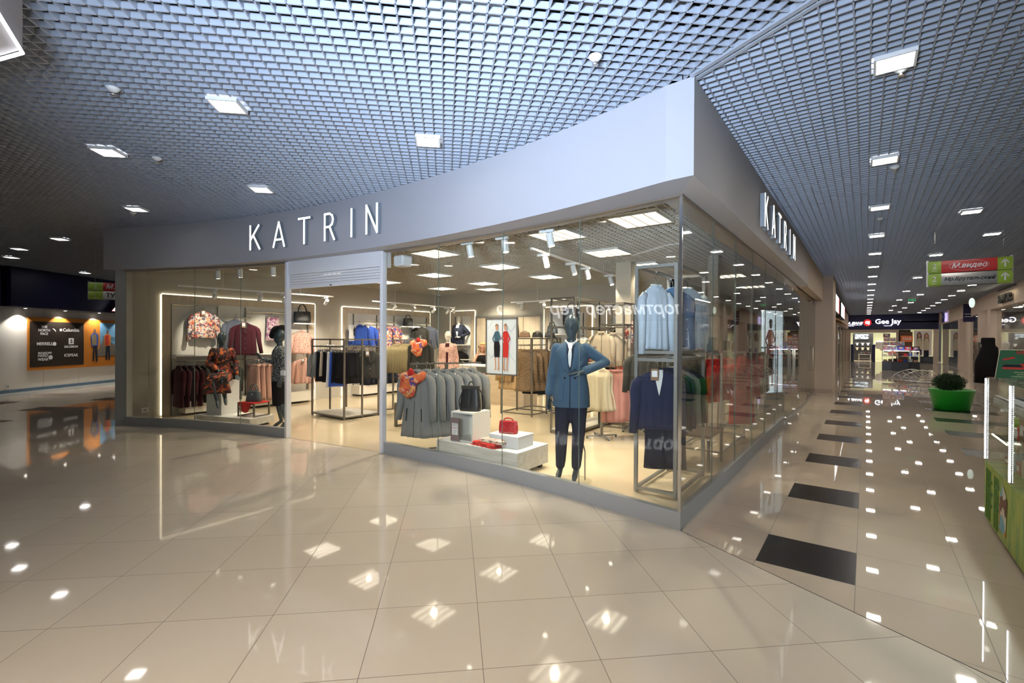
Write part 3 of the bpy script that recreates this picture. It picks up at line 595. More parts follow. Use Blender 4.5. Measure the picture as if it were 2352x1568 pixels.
# ================================================================ SHOP INTERIOR: lights
def panel_light():
    t = thing('panel_light', (0, 0, 0), 'x', 'ceiling light'); mb = MB(); s, h = .29, .31
    mb.box(-h, -h, 0, h, -s, .03); mb.box(-h, s, 0, h, h, .03); mb.box(-h, -s, 0, -s, s, .03); mb.box(s, -s, 0, h, s, .03); mb.build('frame', 'white_metal', t)
    mb = MB(); mb.box(-s, -s, .01, s, s, .02); mb.build('diffuser', 'panel', t)
    for k in range(4):
        mb = MB(); mb.box(-.2175 + k * .145 - .013, -s + .01, .004, -.2175 + k * .145 + .013, s - .01, .009); mb.build('tube', 'tube', t)
    mb = MB()
    for k in (-1, 0, 1): mb.box(k * .145 - .006, -s, 0, k * .145 + .006, s, .01)
    mb.build('louvre', 'blade_in', t)
    l = bpy.data.lights.new('panel', 'SPOT'); l.energy = 160; l.spot_size = math.radians(132); l.spot_blend = .5; l.color = (1, .87, .66); l.shadow_soft_size = .04; o = bpy.data.objects.new('panel', l); COL.objects.link(o); o.parent = t; o.location = (0, 0, -.01); return t
row(panel_light(), [(x, y, 3.07, 0) for x, y in ((-.93, 1.43), (-2.2, 1.6), (-2.2, 3.25), (-2.2, 4.95), (-4.64, 1.64), (-4.64, 3.45), (-4.72, 5.3), (-6.67, 3.6), (-6.8, 5.5), (-8.7, 3.85), (-8.6, 5.8), (-8.4, 1.9), (-6.5, 1.7), (-7.6, 6.75), (-1.2, 7.5), (-1.2, 10.2))], 'large square ceiling panel lamp inside the shop, {n} counting from the glass corner', 'large square ceiling lamps in the shop')
def spot(loc, aim, label, power=40, cone=42, drop=.0, grp='white track spotlights in the shop', real=True):
    t = thing('track_spotlight', loc, label, 'spotlight', grp); d = (Vector(aim) - Vector(loc)).normalized(); ax = math.atan2(d.y, d.x)
    mb = MB(); mb.box(-.09, -.018, -.035, .09, .018, 0); a = mb.build('adapter', 'white_metal', t, rz=.1)
    mb = MB(); mb.bar((.05, 0, -.03), (.05, 0, -.10), .014); mb.build('arm', 'white_metal', t)
    c = Vector((.05, 0, -.12)); p = c - d * .07; q = c + d * .08; mb = MB(); mb.tube([p, q], .042, 16); mb.build('lamp_body', 'white_metal', t, smooth=False)
    mb = MB(); mb.tube([q + d * .0005, q + d * .003], .034, 14); mb.build('lens', 'spot_face', t)
    if real:
        l = bpy.data.lights.new('spot', 'SPOT'); l.energy = power * 1.4; l.spot_size = math.radians(cone); l.spot_blend = .6; l.color = (1, .90, .74); l.shadow_soft_size = .03
        o = bpy.data.objects.new('spot', l); COL.objects.link(o); o.parent = t; o.location = q + d * .012; o.rotation_euler = d.to_track_quat('-Z', 'Y').to_euler()
    return t
def track(p, q, label, drops=2, zc=3.1):
    t = thing('light_track', p, label, 'lighting track'); p, q = Vector(p), Vector(q); mb = MB(); mb.bar((0, 0, 0), q - p, .034, .03); mb.build('rail', 'white_metal', t); 
    mb = MB()
    for k in range(drops):
        f = (k + .5) / drops; v = (q - p) * f; mb.tube([v, v + Vector((0, 0, zc - p.z))], .004, 5)
    mb.build('suspension', 'white_metal', t)
track((-3.4, .62, 2.93), (-1.3, .45, 2.93), 'white lighting track just inside the curved window', 3)
for i, (x, aim) in enumerate(((-2.97, (-2.6, 1.0, 0)), (-2.39, (-1.9, .6, 0)), (-1.73, (-1.2, .7, .3)))):
    spot((x, .585, 2.91), aim, 'white spotlight on the front window track, %s from the left' % ORD[i], 60, 50)
track((-2.5, 1.4, 2.9), (-2.85, 5.8, 2.9), 'long white lighting track crossing the shop from the front panes to the pillar', 4)
for i, (x, y) in enumerate(((-2.53, 1.75), (-2.6, 2.7), (-2.66, 3.3), (-2.73, 4.4))):
    spot((x, y, 2.88), (x + .8, y - .3, .6), 'white spotlight on the long crossing track, %s from the window' % ORD[i], 50, 50)
track((-9.27, 3.86, 2.62), (-9.34, 7.0, 2.62), 'white hanging track in front of the left wall display with the blue blouse')
for i, y in enumerate((4.6, 5.3, 6.1, 6.7)): spot((-9.3, y, 2.6), (-10.4, y + .1, 1.7), 'white spotlight above the blue blouse wall, %s from the entrance' % ORD[i], 45, 55)
track((-9.3, -.6, 2.62), (-8.95, 2.5, 2.62), 'white hanging track before the wall display in the left window')
for i, (y, tg) in enumerate(((-.0, (-10.4, .3, 1.75)), (.85, (-10.4, 1.0, 1.6)), (1.35, (-10.4, 1.6, 1.7)), (2.3, (-10.4, 2.6, 1.6)))):
    spot((-9.2 + .1 * y, y, 2.6), tg, 'white spotlight on the left window track, %s from the pillar' % ORD[i], 55, 50)
for i, (u, y) in enumerate(((-8.45, -.25), (-7.9, -.1), (-7.15, .12))): spot((u, y, 2.93), (u - .6, y + .4, .4), 'white spotlight at the top of the left window, %s from the left' % ORD[i], 40, 50)
track((-6.3, 6.05, 2.6), (-4.6, 6.0, 2.6), 'short white hanging track before the wooden wardrobe wall', 1)
for i, x in enumerate((-6.0, -5.3)): spot((x, 6.03, 2.58), (x - 1, 7.4, 1.6), 'white spotlight on the wardrobe track, %s one' % ('left', 'right')[i], 45, 55)
spot((-8.95, 6.6, 2.6), (-9.3, 7.4, 1.9), 'white spotlight aimed at the torso figure in the black jacket', 55, 40)
# ================================================================ SHOP FURNITURE
def put(o, loc, rz, label, cat=None, group=None):
    o.location = loc; o.rotation_euler = (0, 0, rz); o['label'] = label
    if cat: o['category'] = cat
    if group: o['group'] = group
    return o
def frame_rack(name, x0, y0, x1, y1, h, label, rails=(), shelves=(), mid=None, m='rack_metal', w=.03, boards=()):
    t = thing(name, ((x0 + x1) / 2, (y0 + y1) / 2, 0), label, 'clothes rack'); ox, oy = t.location.x, t.location.y; X0, X1, Y0, Y1 = x0 - ox, x1 - ox, y0 - oy, y1 - oy
    for x in (X0, X1):
        for y in (Y0, Y1) + ((mid - oy,) if mid else ()):
            mb = MB(); mb.bar((x, y, .012), (x, y, h), w); mb.lathe([(.012, 0), (.012, .014)], (x, y, 0), 8); mb.build('leg', m, t)
    for nm, z in (('top_frame', h - w / 2), ('base_frame', .05)):
        mb = MB(); w2 = w - .003
        for y in (Y0, Y1) + ((mid - oy,) if mid else ()): mb.bar((X0, y, z), (X1, y, z), w2)
        for x in (X0, X1): mb.bar((x, Y0, z), (x, Y1, z), w2 - .001)
        mb.build(nm, m, t)
    for p, q in rails:
        mb = MB(); mb.tube([(p[0] - ox, p[1] - oy, p[2]), (q[0] - ox, q[1] - oy, q[2])], .0125, 8); mb.build('hanging_rail', m, t)
    for z in shelves:
        mb = MB(); w2 = w - .003; w3 = w - .004; mb.bar((X0, Y0, z), (X1, Y0, z), w2); mb.bar((X0, Y1, z), (X1, Y1, z), w2); mb.bar((X0, Y0, z), (X0, Y1, z), w3); mb.bar((X1, Y0, z), (X1, Y1, z), w3); mb.build('cross_frame', m, t)
    for z, mm in boards:
        mb = MB(); mb.box(X0, Y0, z, X1, Y1, z + .02); mb.build('shelf', mm, t)
    return t
# corner rack behind the glass corner
frame_rack('display_rack', -.70, .77, -.28, 1.8, 2.42, 'tall grey metal display rack in the glass corner holding pale blue blouses', rails=(((-.49, .77, 2.34), (-.49, 1.8, 2.34)), ((-.49, .77, 1.41), (-.49, 1.8, 1.41))), shelves=(1.5, 1.42), m='rack_grey', w=.035)
put(jacket('blouse', 'f_lblue', w=.33, L=.62, t=.13, sl=.64, sp=.03, seed=4, style='blouse', fold=.06, sr=.05), (-.55, .93, 2.31), .95, 'pale blue long sleeved blouse hanging at the front left of the glass corner', 'blouse')
put(jacket('blouse', 'f_denim', w=.36, L=.60, t=.12, sl=.60, sp=.03, seed=5, fold=.05, sr=.05), (-.49, 1.3, 2.31), .5, 'dark denim blue blouse hanging between two pale blue ones in the corner', 'blouse')
put(jacket('blouse', 'f_lblue', w=.37, L=.62, t=.14, sl=.62, sp=.04, seed=6, style='blouse', fold=.06, sr=.055, hang='black'), (-.36, 1.42, 2.31), .42, 'pale blue long sleeved blouse hanging right of the corner glass joint', 'blouse')
row(jacket('jacket', 'f_navy', w=.42, L=.56, t=.17, sl=.58, sp=.05, seed=7, style='vneck', tagc=True, detail='f_white', sr=.062), [(-.50, .86, 1.41, .5)], 'navy velvet jacket with a price card hanging lowest in the glass corner', 'x', 'jacket')
for i, (mm, y, l) in enumerate((('f_ink', 1.0, 'dark navy jacket hanging directly behind the navy velvet jacket'), ('f_navy', 1.15, 'navy jacket second behind the velvet jacket in the corner rack'), ('f_grey', 1.38, 'grey jacket hanging in the middle of the corner rack'), ('f_ink', 1.6, 'glossy dark jacket hanging at the back of the corner rack'))):
    put(jacket('jacket', mm, w=.42, L=.55, t=.13, sl=.56, seed=8 + i), (-.49, y, 1.41), .45, l, 'jacket')
put(trousers('trousers', 'f_ink', w=.40, L=.80), (-.44, .93, 1.18), .5, 'dark navy wide trousers hanging below the velvet jacket', 'trousers')
# skirt rack by the entrance
frame_rack('clothes_rack', -8.17, 1.5, -7.03, 2.33, 1.62, 'bronze double frame rack full of black skirts behind the shop entrance', rails=(((-8.17, 1.72, 1.46), (-7.03, 1.72, 1.46)), ((-8.17, 2.13, 1.46), (-7.03, 2.13, 1.46))), mid=1.92, shelves=(1.46,), boards=((.06, 'wood_white'),))
xs = [-8.05 + .058 * i for i in range(18)]
sk = skirt('skirt', 'f_black', w=.34, L=.62, t=.05, seed=3)
row(sk, [(x, 1.72 + R.uniform(-.02, .02), 1.46, pi / 2 + R.uniform(-.2, .2)) for i, x in enumerate(xs) if i not in (3, 8, 9)], 'black skirt, {n} from the left on the rack behind the entrance', 'black skirts on the entrance rack', 'skirt')
put(skirt('skirt', 'f_stone', w=.34, L=.5, t=.05), (xs[3], 1.68, 1.46, ), 1.5, 'beige striped skirt among the black ones behind the entrance', 'skirt')
put(skirt('skirt', 'f_white', w=.34, L=.72, t=.05), (xs[8], 1.66, 1.46), 1.45, 'white skirt among the black ones behind the entrance', 'skirt')
put(skirt('skirt', 'f_blue', w=.34, L=.70, t=.04), (xs[9], 1.68, 1.46), 1.5, 'bright blue skirt beside the white one behind the entrance', 'skirt')
put(jacket('jacket', 'f_grey', w=.38, L=.5, t=.1, sl=.45), (-8.12, 1.65, 1.46), 1.2, 'grey jacket at the left end of the black skirt rack', 'jacket')
put(skirt('skirt', 'f_black', w=.42, L=.50, t=.06, seed=9), (-7.05, 1.58, 1.46), .55, 'wide black pleated skirt hanging face forward on the entrance rack', 'skirt')
row(jacket('jacket', 'f_olive', w=.40, L=.5, t=.1, sl=.5, seed=11), [(-7.85 + .15 * i, 2.13, 1.46, pi / 2 + R.uniform(-.5, .1)) for i in range(6)], 'dark olive jacket, {n} from the left at the back of the entrance rack', 'olive jackets on the entrance rack', 'jacket')
put(jacket('jacket', 'f_char', w=.42, L=.5, t=.13, sl=.52, style='lapel', tagc=True), (-6.98, 2.12, 1.46), .55, 'dark charcoal jacket with a price card at the right of the entrance rack', 'jacket')
# low bench and T-stand of grey coats
t = thing('bench', (-5.2, 1.9, 0), 'low white topped table with bronze metal legs behind the grey coats', 'table')
mb = MB(); mb.box(-.5, -.25, .44, .5, .25, .47); mb.build('tabletop', 'white_lam', t, bevel=.004)
for x in (-.48, .48):
    mb = MB(); mb.bar((x, -.23, .02), (x, -.23, .44), .045); mb.bar((x, .23, .02), (x, .23, .44), .045); mb.bar((x, -.25, .022), (x, .25, .022), .045); mb.build('leg', 'rack_metal', t)
def tstand(loc, rz, label, h=1.27, hw=.45, m='rack_grey', arms=4):
    t = thing('garment_stand', loc, label, 'clothes stand', rz=rz); mb = MB(); mb.bar((0, 0, .03), (0, 0, h), .035); mb.build('pole', m, t)
    mb = MB()
    for k in range(2): mb.bar((-.27 if k == 0 else 0, -.27 if k else 0, .04), (.27 if k == 0 else 0, .27 if k else 0, .04), .04, .02)
    mb.build('base', m, t)
    mb = MB()
    for x, y in ((-.26, 0), (.26, 0), (0, -.26), (0, .26)): mb.lathe([(.015, 0), (.015, .03)], (x, y, 0), 8)
    mb.build('foot', 'black', t)
    mb = MB(); mb.bar((0, -hw, h), (0, hw, h), .022)
    for k in range(8): mb.tube([(0, -hw + .06 + k * hw * .25, h), (0, -hw + .06 + k * hw * .25, h + .02)], .005, 5)
    mb.build('hanging_bar', m, t); return t
tstand((-3.70, .96, 0), -.46, 'grey metal stand carrying the row of grey coats', hw=.55, m='rack_metal')
gc = [(-3.9 + .062 * i, .56 + .125 * i, 1.27, .30) for i in range(7)]
row(jacket('coat', 'f_grey', w=.44, L=.88, t=.17, sl=.62, sp=.07, flare=1.18, seed=21, style='coat', sr=.07), gc, 'long grey wool coat, {n} from the window in the row', 'grey wool coats on the stand', 'coat')
# scarf on the first coat
def scarf(m, loc, rz, label, w=.2):
    t = thing('scarf', loc, label, 'scarf', rz=rz); mb = MB(); mb.tube([(-.12, .03, 0), (-.14, -.08, -.03), (-.06, -.16, -.08), (.06, -.16, -.08), (.14, -.08, -.03), (.12, .03, 0), (0, .08, .03)], [.05, .065, .075, .075, .065, .05, .04], 12)
    mb.tube([(-.03, -.15, -.06), (-.02, -.17, -.18), (.03, -.16, -.31)], [.09, .12, .05], 12, sx=1.1); mb.tube([(.1, -.1, .0), (.0, -.16, -.12), (-.06, -.15, -.25)], [.05, .07, .03], 10)
    mb.build('draped_cloth', m, t, remesh=.012, smoothit=3); mb = MB(); mb.tube([(0, -.08, .0), (.0, -.11, .05), (0, -.12, .085)], [.05, .04, .025], 10); mb.build('gathered_top', 'f_red', t, smooth=True); return t
scarf('scarf_orange', (-3.9, .52, 1.12), .3, 'orange and purple patterned scarf round the front grey coat')
# beige jackets rack
t = thing('clothes_rack', (-7.05, 3.15, 0), 'narrow bronze rail with beige jackets before the left wall', 'clothes rack'); mb = MB()
for x, y in ((-.38, -.1), (.38, .14)):
    mb.bar((x, y, 0), (x, y, 1.62), .03)
    mb.bar((x - .05, y - .2, .02), (x + .05, y + .2, .02), .03)
mb.build('post', 'rack_metal', t); mb = MB(); mb.tube([(-.38, -.1, 1.6), (.38, .14, 1.6)], .013, 8); mb.build('hanging_rail', 'rack_metal', t)
row(jacket('jacket', 'f_beige', w=.42, L=.58, t=.11, sl=.52, seed=31), [(-7.36 + .066 * i, 3.07 + .021 * i, 1.6, 1.15 + R.uniform(-.06, .06)) for i in range(9)], 'beige suede jacket, {n} from the left on the rail', 'beige jackets on the rail', 'jacket')
put(jacket('jacket', 'f_char', w=.44, L=.66, t=.15, sl=.6, sp=.07), (-6.68, 3.2, 1.68), .6, 'dark charcoal jacket hanging at the right end of the beige jackets', 'jacket')
scarf('scarf_orange', (-6.66, 3.14, 1.56), .6, 'orange and black scarf round the charcoal jacket')
# leopard coats rack
frame_rack('clothes_rack', -5.12, 4.12, -4.32, 5.27, 1.66, 'bronze frame rack with leopard print coats and camel coats', rails=(((-4.72, 4.12, 1.5), (-4.72, 5.27, 1.5)), ((-5.12, 4.16, 1.5), (-4.32, 4.16, 1.5))), mid=4.7)
mb = MB(); mb.box(-.02, -.02, 0, 0, 0, .02)
row(jacket('coat', 'leopard', w=.42, L=.82, t=.14, sl=.6, sp=.05, seed=41), [(-4.58 + .05 * i, 4.22 + .13 * i, 1.5, .35 + R.uniform(-.1, .1)) for i in range(5)], 'leopard print coat, {n} from the window on the frame rack', 'leopard coats', 'coat')
row(jacket('coat', 'f_camel', w=.42, L=.80, t=.13, sl=.58, seed=42), [(-5.05 + .09 * i, 4.25, 1.5, .9 + R.uniform(-.1, .1)) for i in range(5)], 'camel coloured coat, {n} from the left beside the leopard coats', 'camel coats', 'coat')
put(skirt('skirt', 'f_black', w=.5, L=.30, t=.2), (-4.55, 4.6, .86), .4, 'black skirt hem showing below the leopard coats', 'skirt')
# tall shelf rack
frame_rack('display_rack', -3.12, 2.95, -2.67, 4.83, 2.35, 'tall bronze display rack with bags on its shelves in mid shop', rails=(((-2.9, 3.9, 1.82), (-2.9, 4.83, 1.82)),), mid=3.9, shelves=(1.84, .35), boards=((.06, 'wood_white'), (1.5, 'white_lam'), (1.2, 'white_lam')))
frame_rack('display_rack', -2.66, 3.9, -2.2, 4.38, 2.3, 'square bronze rack before the pillar with beige blouses', rails=(((-2.66, 4.1, 1.86), (-2.2, 4.1, 1.86)),), shelves=(1.9,))
row(jacket('blouse', 'f_stone', w=.38, L=.55, t=.12, sl=.55, sp=.05, style='blouse', seed=51), [(-2.62, 3.86, 1.86, .45), (-2.45, 4.0, 1.84, .6)], 'light beige blouse, {n} from the window behind the blue mannequin', 'beige blouses behind the mannequin', 'blouse')
row(jacket('jacket', 'f_char', w=.40, L=.7, t=.11, sl=.5), [(-3.05 + .1 * i, 4.6, 1.82, .4) for i in range(4)], 'dark jacket, {n} from the left at the back of the tall display rack', 'dark jackets on the tall rack', 'jacket')
# white blouses, pink and red clothes on cross-foot stands
tstand((-2.24, 3.12, 0), .9, 'grey cross foot stand carrying white ruffled blouses')
row(jacket('blouse', 'f_cream', w=.40, L=.62, t=.16, sl=0, seed=61, fold=.1, flare=1.3), [(-2.36, 2.92, 1.27, .55), (-2.20, 3.02, 1.25, .7)], 'cream ruffled blouse, {n} from the window behind the blue mannequin', 'cream blouses', 'blouse')
row(skirt('skirt', 'f_pink', w=.36, L=.85, t=.1, seed=62, fold=.14), [(-2.08 + .07 * i, 3.2 + .05 * i, 1.25, .9) for i in range(3)], 'dusty pink pleated skirt, {n} from the window beside the cream blouses', 'pink skirts', 'skirt')
row(jacket('dress', 'f_red', w=.36, L=.62, t=.13, sl=.2, seed=63), [(-1.95, 3.5, 1.30, .8), (-1.86, 3.6, 1.30, .8)], 'red dress, {n} from the window between pink skirts and black trousers', 'red dresses by the black trousers', 'dress')
tstand((-2.1, 4.05, 0), 1.35, 'grey cross foot stand carrying black trousers')
row(trousers('trousers', 'f_black', w=.34, L=.88), [(-1.95 + .085 * i, 3.82 - .01 * i, 1.32, .75) for i in range(8)], 'black trousers, {n} from the left on the stand', 'black trousers on the stand', 'trousers')
# red jackets and coats behind the corridor glass
frame_rack('clothes_rack', -.95, 3.0, -.35, 4.6, 1.45, 'grey frame rack with red jackets behind the corridor glass', rails=(((-.65, 3.0, 1.42), (-.65, 4.6, 1.42)),), m='rack_grey')
row(jacket('jacket', 'f_red', w=.42, L=.5, t=.11, sl=.5, seed=71), [(-.75 + .03 * i, 2.95 + .16 * i, 1.42, .55 + R.uniform(-.05, .05)) for i in range(9)], 'bright red jacket, {n} from the glass corner behind the corridor panes', 'red jackets behind the corridor glass', 'jacket')
put(jacket('coat', 'f_red', w=.46, L=1.02, t=.2, sl=.6, sp=.06, hang='black'), (-.34, 4.35, 1.46), .9, 'long red coat hanging at the right end of the red jackets', 'coat')
row(jacket('jacket', 'f_char', w=.40, L=.5, t=.11, sl=.5), [(-1.35 + .09 * i, 2.6 + .05 * i, 1.55, .5) for i in range(7)], 'dark grey jacket, {n} from the left behind the corner rack', 'dark jackets behind the corner rack', 'jacket')
tstand((-1.05, 2.75, 0), -1.1, 'grey stand carrying dark jackets behind the corner rack', h=1.55)
frame_rack('display_rack', -.85, 5.4, -.4, 6.0, 2.35, 'tall frame rack with a brown dress behind the corridor glass', rails=(((-.62, 5.4, 2.3), (-.62, 6.0, 2.3)),), m='rack_grey')
put(jacket('dress', 'f_brown', w=.42, L=.85, t=.14, sl=.5, hang='black'), (-.55, 5.45, 2.3), .75, 'brown dress with black shoulders high behind the corridor glass', 'dress')
frame_rack('clothes_rack', -.9, 6.3, -.3, 7.9, 1.5, 'low frame rack with mixed tops at the back of the corridor side', rails=(((-.6, 6.3, 1.46), (-.6, 7.9, 1.46)),), m='rack_grey')
for i in range(9):
    mm = ('f_red', 'f_red', 'f_blush', 'f_beige', 'f_stone', 'f_tan', 'f_grey', 'f_char', 'f_stone')[i]; cn = ('red', 'scarlet', 'blush', 'beige', 'stone', 'tan', 'grey', 'charcoal', 'pale')[i]
    put(jacket('pullover', mm, w=.38, L=.8 if i > 2 else .6, t=.1, sl=.4, seed=80 + i), (-.6, 6.4 + .17 * i, 1.46), .7, '%s top hanging %s from the front on the far corridor side rack' % (cn, ORD[i]), 'top')
# coloured table with a drawer behind the corridor glass
t = thing('bench', (-.55, 2.35, 0), 'low dark table standing behind the corridor glass near the corner', 'table'); mb = MB(); mb.box(-.3, -.35, .42, .3, .35, .45); mb.build('tabletop', 'rack_metal', t)
for x in (-.28, .28):
    for y in (-.33, .33): mb = MB(); mb.bar((x, y, 0), (x, y, .42), .03); mb.build('leg', 'rack_metal', t)
# ---------------------------------------------------------------- wall display units
def wall_unit(name, loc, rz, W, H, label, ups, z0=0, shelves=(), rails=(), led=True, m='wood_light', inner='white_lam', plinth=True):
    # local: x along the wall, -y into the room, back on y = 0
    t = thing(name, loc, label, 'wall display', rz=rz); mb = MB()
    mb.box(0, -.05, z0, .16, 0, H); mb.box(W - .16, -.05, z0, W, 0, H); mb.box(.16, -.05, H - .16, W - .16, 0, H); mb.build('surround', m, t)
    mb = MB(); mb.box(.16, -.03, z0, W - .16, 0, H - .16); mb.build('back_panel', inner, t)
    if led:
        for a, b in (((-.015, -.03, z0 + .02), (-.015, -.03, H)), ((0, -.03, H + .015), (W, -.03, H + .015)), ((W + .015, -.03, z0 + .02), (W + .015, -.03, H))):
            mb = MB(); mb.bar(a, b, .022); mb.build('led_strip', 'led', t)
    for u in ups:
        mb = MB(); mb.bar((u, -.045, z0), (u, -.045, H - .18), .022); mb.build('upright', 'rack_metal', t)
    for a, b, z, d in shelves:
        mb = MB(); mb.box(a, -d, z, b, -.05, z + .03); mb.prism([(a, -.05), (a + .02, -.05), (a + .02, -d + .05), (a, -d + .05)], z - .04, z); mb.build('shelf', 'pure_white', t)
    for a, b, z, d in rails:
        mb = MB(); mb.tube([(a, -d, z), (b, -d, z)], .013, 8); mb.bar((a + .02, -d, z), (a + .02, -.04, z), .014); mb.bar((b - .02, -d, z), (b - .02, -.04, z), .014); mb.build('rail', 'chrome', t)
    if plinth: mb = MB(); mb.box(.3, -.4, .06, W - .2, -.05, .3); mb.build('plinth', 'white_lam', t)
    return t
# local x = 0 at the right hand end when facing the wall from inside; the left wall faces +x, so rz = pi/2 runs local x along +y
wall_unit('wall_display', (-10.45, -.5, 0), pi / 2, 3.4, 2.52, 'tall lit wall display with pink and black clothes behind the left window', (.16, 1.05, 1.65, 2.62, 3.2), shelves=((.16, 2.6, 1.24, .36), (2.66, 3.24, 1.98, .36)), rails=((.16, 1.05, 2.32, .12), (1.05, 1.65, 2.08, .3), (1.65, 2.6, 2.24, .12), (.2, 1.5, 1.13, .28), (1.6, 2.6, 1.13, .28)))
wall_unit('wall_display', (-10.45, 3.74, 0), pi / 2, 3.3, 2.5, 'wide lit wall display with the blue blouse seen through the entrance', (.35, 1.15, 1.8, 3.15), shelves=((1.8, 2.55, 1.98, .4),), rails=((.35, 1.8, 2.1, .25), (2.5, 3.15, 2.12, .25), (.4, 3.1, 1.15, .28)))
W_ = pi / 2
put(jacket('blouse', 'floral_multi', w=.46, L=.52, t=.15, sl=.56, sp=.08, tagc=True, fold=.06), (-10.26, .22, 2.30), W_, 'multicoloured floral blouse with a white tag high in the left window', 'blouse')
put(jacket('jacket', 'f_wine', w=.48, L=.66, t=.15, sl=.6, sp=.09, style='lapel', detail='f_char', tagc=True), (-10.08, 1.0, 2.06), W_ - .25, 'dark wine red jacket hanging high in the left window', 'jacket')
put(jacket('jacket', 'f_silver', w=.46, L=.6, t=.12, sl=.56, sp=.08), (-10.22, .86, 2.14), W_, 'grey jacket hanging behind the wine red one in the left window', 'jacket')
put(skirt('blouse', 'violet_print', w=.30, L=.55, t=.12, fold=.12), (-10.3, 1.75, 2.24), W_, 'violet patterned draped blouse high in the left window', 'blouse')
row(jacket('jacket', 'f_wine', w=.42, L=.78, t=.1, sl=.5, seed=91), [(-10.17, -.28 + .11 * i, 1.13, R.uniform(-.1, .15)) for i in range(4)], 'dark wine jacket, {n} from the left on the low rail', 'wine jackets on the low rail', 'jacket')
row(jacket('jacket', 'f_char', w=.42, L=.72, t=.1, sl=.5, seed=92), [(-10.17, .18 + .11 * i, 1.13, R.uniform(-.1, .15)) for i in range(7)], 'charcoal jacket, {n} from the left on the low rail', 'charcoal jackets on the low rail', 'jacket')
row(skirt('dress', 'f_blush', w=.40, L=.82, t=.09, seed=93), [(-10.15, 1.22 + .12 * i, 1.13, R.uniform(.1, .3)) for i in range(7)], 'blush pink pleated dress, {n} from the left on the rail', 'blush dresses on the low rail', 'dress')
put(jacket('jacket', 'tweed_pink', w=.46, L=.5, t=.15, sl=.52, sp=.06), (-10.12, 2.38, 1.90), W_ - .2, 'pink tweed jacket hanging left of the black skirt rack', 'jacket')
put(jacket('blouse', 'f_blush', w=.46, L=.56, t=.18, sl=.52, sp=.07, style='button', tagc=True, fold=.07), (-10.05, 2.4, 1.22), W_ - .3, 'blush pink blouse with white tag hanging below the pink tweed jacket', 'blouse')
put(jacket('blouse', 'f_blue', w=.52, L=.56, t=.17, sl=.55, sp=.10, style='vneck', detail='wall_warm', fold=.07, sr=.07), (-10.15, 4.35, 2.1), W_ - .15, 'bright blue blouse on the lit wall seen through the entrance', 'blouse')
put(jacket('blouse', 'f_blue', w=.46, L=.5, t=.12, sl=.5, sp=.05), (-10.15, 4.12, 2.1), W_ - .6, 'bright blue blouse hanging behind the first blue one', 'blouse')
row(jacket('blouse', 'floral_blue', w=.46, L=.6, t=.13, sl=.5, sp=.06), [(-10.15, 5.0, 2.1, W_ - .6), (-10.15, 5.3, 2.1, W_ - .1)], 'floral blouse, {n} from the left beside the blue blouses', 'floral blouses by the blue ones', 'blouse')
put(jacket('jacket', 'f_silver', w=.46, L=.66, t=.14, sl=.6, sp=.07, style='belt'), (-10.12, 6.75, 2.12), W_ - .35, 'shiny dark grey wrap jacket with a tied belt on the lit wall', 'jacket')
put(jacket('jacket', 'f_char', w=.44, L=.6, t=.12, sl=.56), (-10.18, 6.42, 2.12), W_ - .5, 'charcoal jacket hanging left of the shiny wrap jacket', 'jacket')
put(jacket('jacket', 'f_silver', w=.44, L=.36, t=.14, sl=.4), (-10.1, 5.95, 1.75), W_ - .3, 'striped grey jacket hanging below the bag shelf', 'jacket')
row(trousers('trousers', 'f_ink', w=.32, L=.72), [(-10.15, 4.3 + .16 * i, 1.15, .3) for i in range(7)], 'dark navy trousers, {n} from the left on the low rail of the lit wall', 'navy trousers on the low rail', 'trousers')
row(jacket('blouse', 'floral_blue', w=.38, L=.6, t=.1, sl=.4), [(-10.15, 5.5 + .14 * i, 1.15, .3) for i in range(4)], 'floral blouse, {n} from the left on the low rail of the lit wall', 'floral blouses on the low rail', 'blouse')
wall_unit('wall_display', (-9.85, 7.5, 0), 0, 1.05, 2.53, 'narrow lit wall display with the torso figure in a black jacket', (.22,), shelves=((.16, .9, 1.42, .38), (.16, .9, .95, .3)), rails=((.2, .85, 1.32, .25),), plinth=False)
row(jacket('jacket', 'f_black', w=.36, L=.3, t=.1, sl=.28), [(-9.55 + .12 * i, 7.25, 1.32, .5) for i in range(4)], 'short black top, {n} from the left below the torso figure', 'black tops below the torso figure', 'top')
wall_unit('wall_display', (-6.15, 7.5, 0), 0, 1.5, 2.53, 'brightly lit wall display behind the leopard coats rack', (.25, 1.25), shelves=((.2, 1.3, 1.75, .36), (.2, 1.3, 1.3, .36)), rails=((.2, 1.3, 1.2, .25),), inner='pure_white')
wall_unit('wall_display', (-4.2, 7.5, 0), 0, 1.65, 2.4, 'lit wall display with hanging tops behind the tall rack', (.3, 1.3), shelves=((.2, 1.45, 1.5, .36),), rails=((.2, 1.45, 2.0, .2), (.2, 1.45, 1.2, .28)), inner='pure_white')
row(jacket('jacket', 'f_black', w=.40, L=.42, t=.12, sl=.4, detail='f_white', style='vneck'), [(-3.75, 7.2, 2.0, .3), (-3.35, 7.2, 2.0, .3)], 'black top with white neck, {n} from the left on the back wall display', 'black tops on the back wall', 'top')
row(jacket('jacket', 'f_ink', w=.36, L=.6, t=.1, sl=.4), [(-5.85 + .13 * i, 7.25, 1.2, .6) for i in range(8)], 'dark jacket, {n} from the left on the lit display behind the leopard coats', 'dark jackets on the back wall', 'jacket')
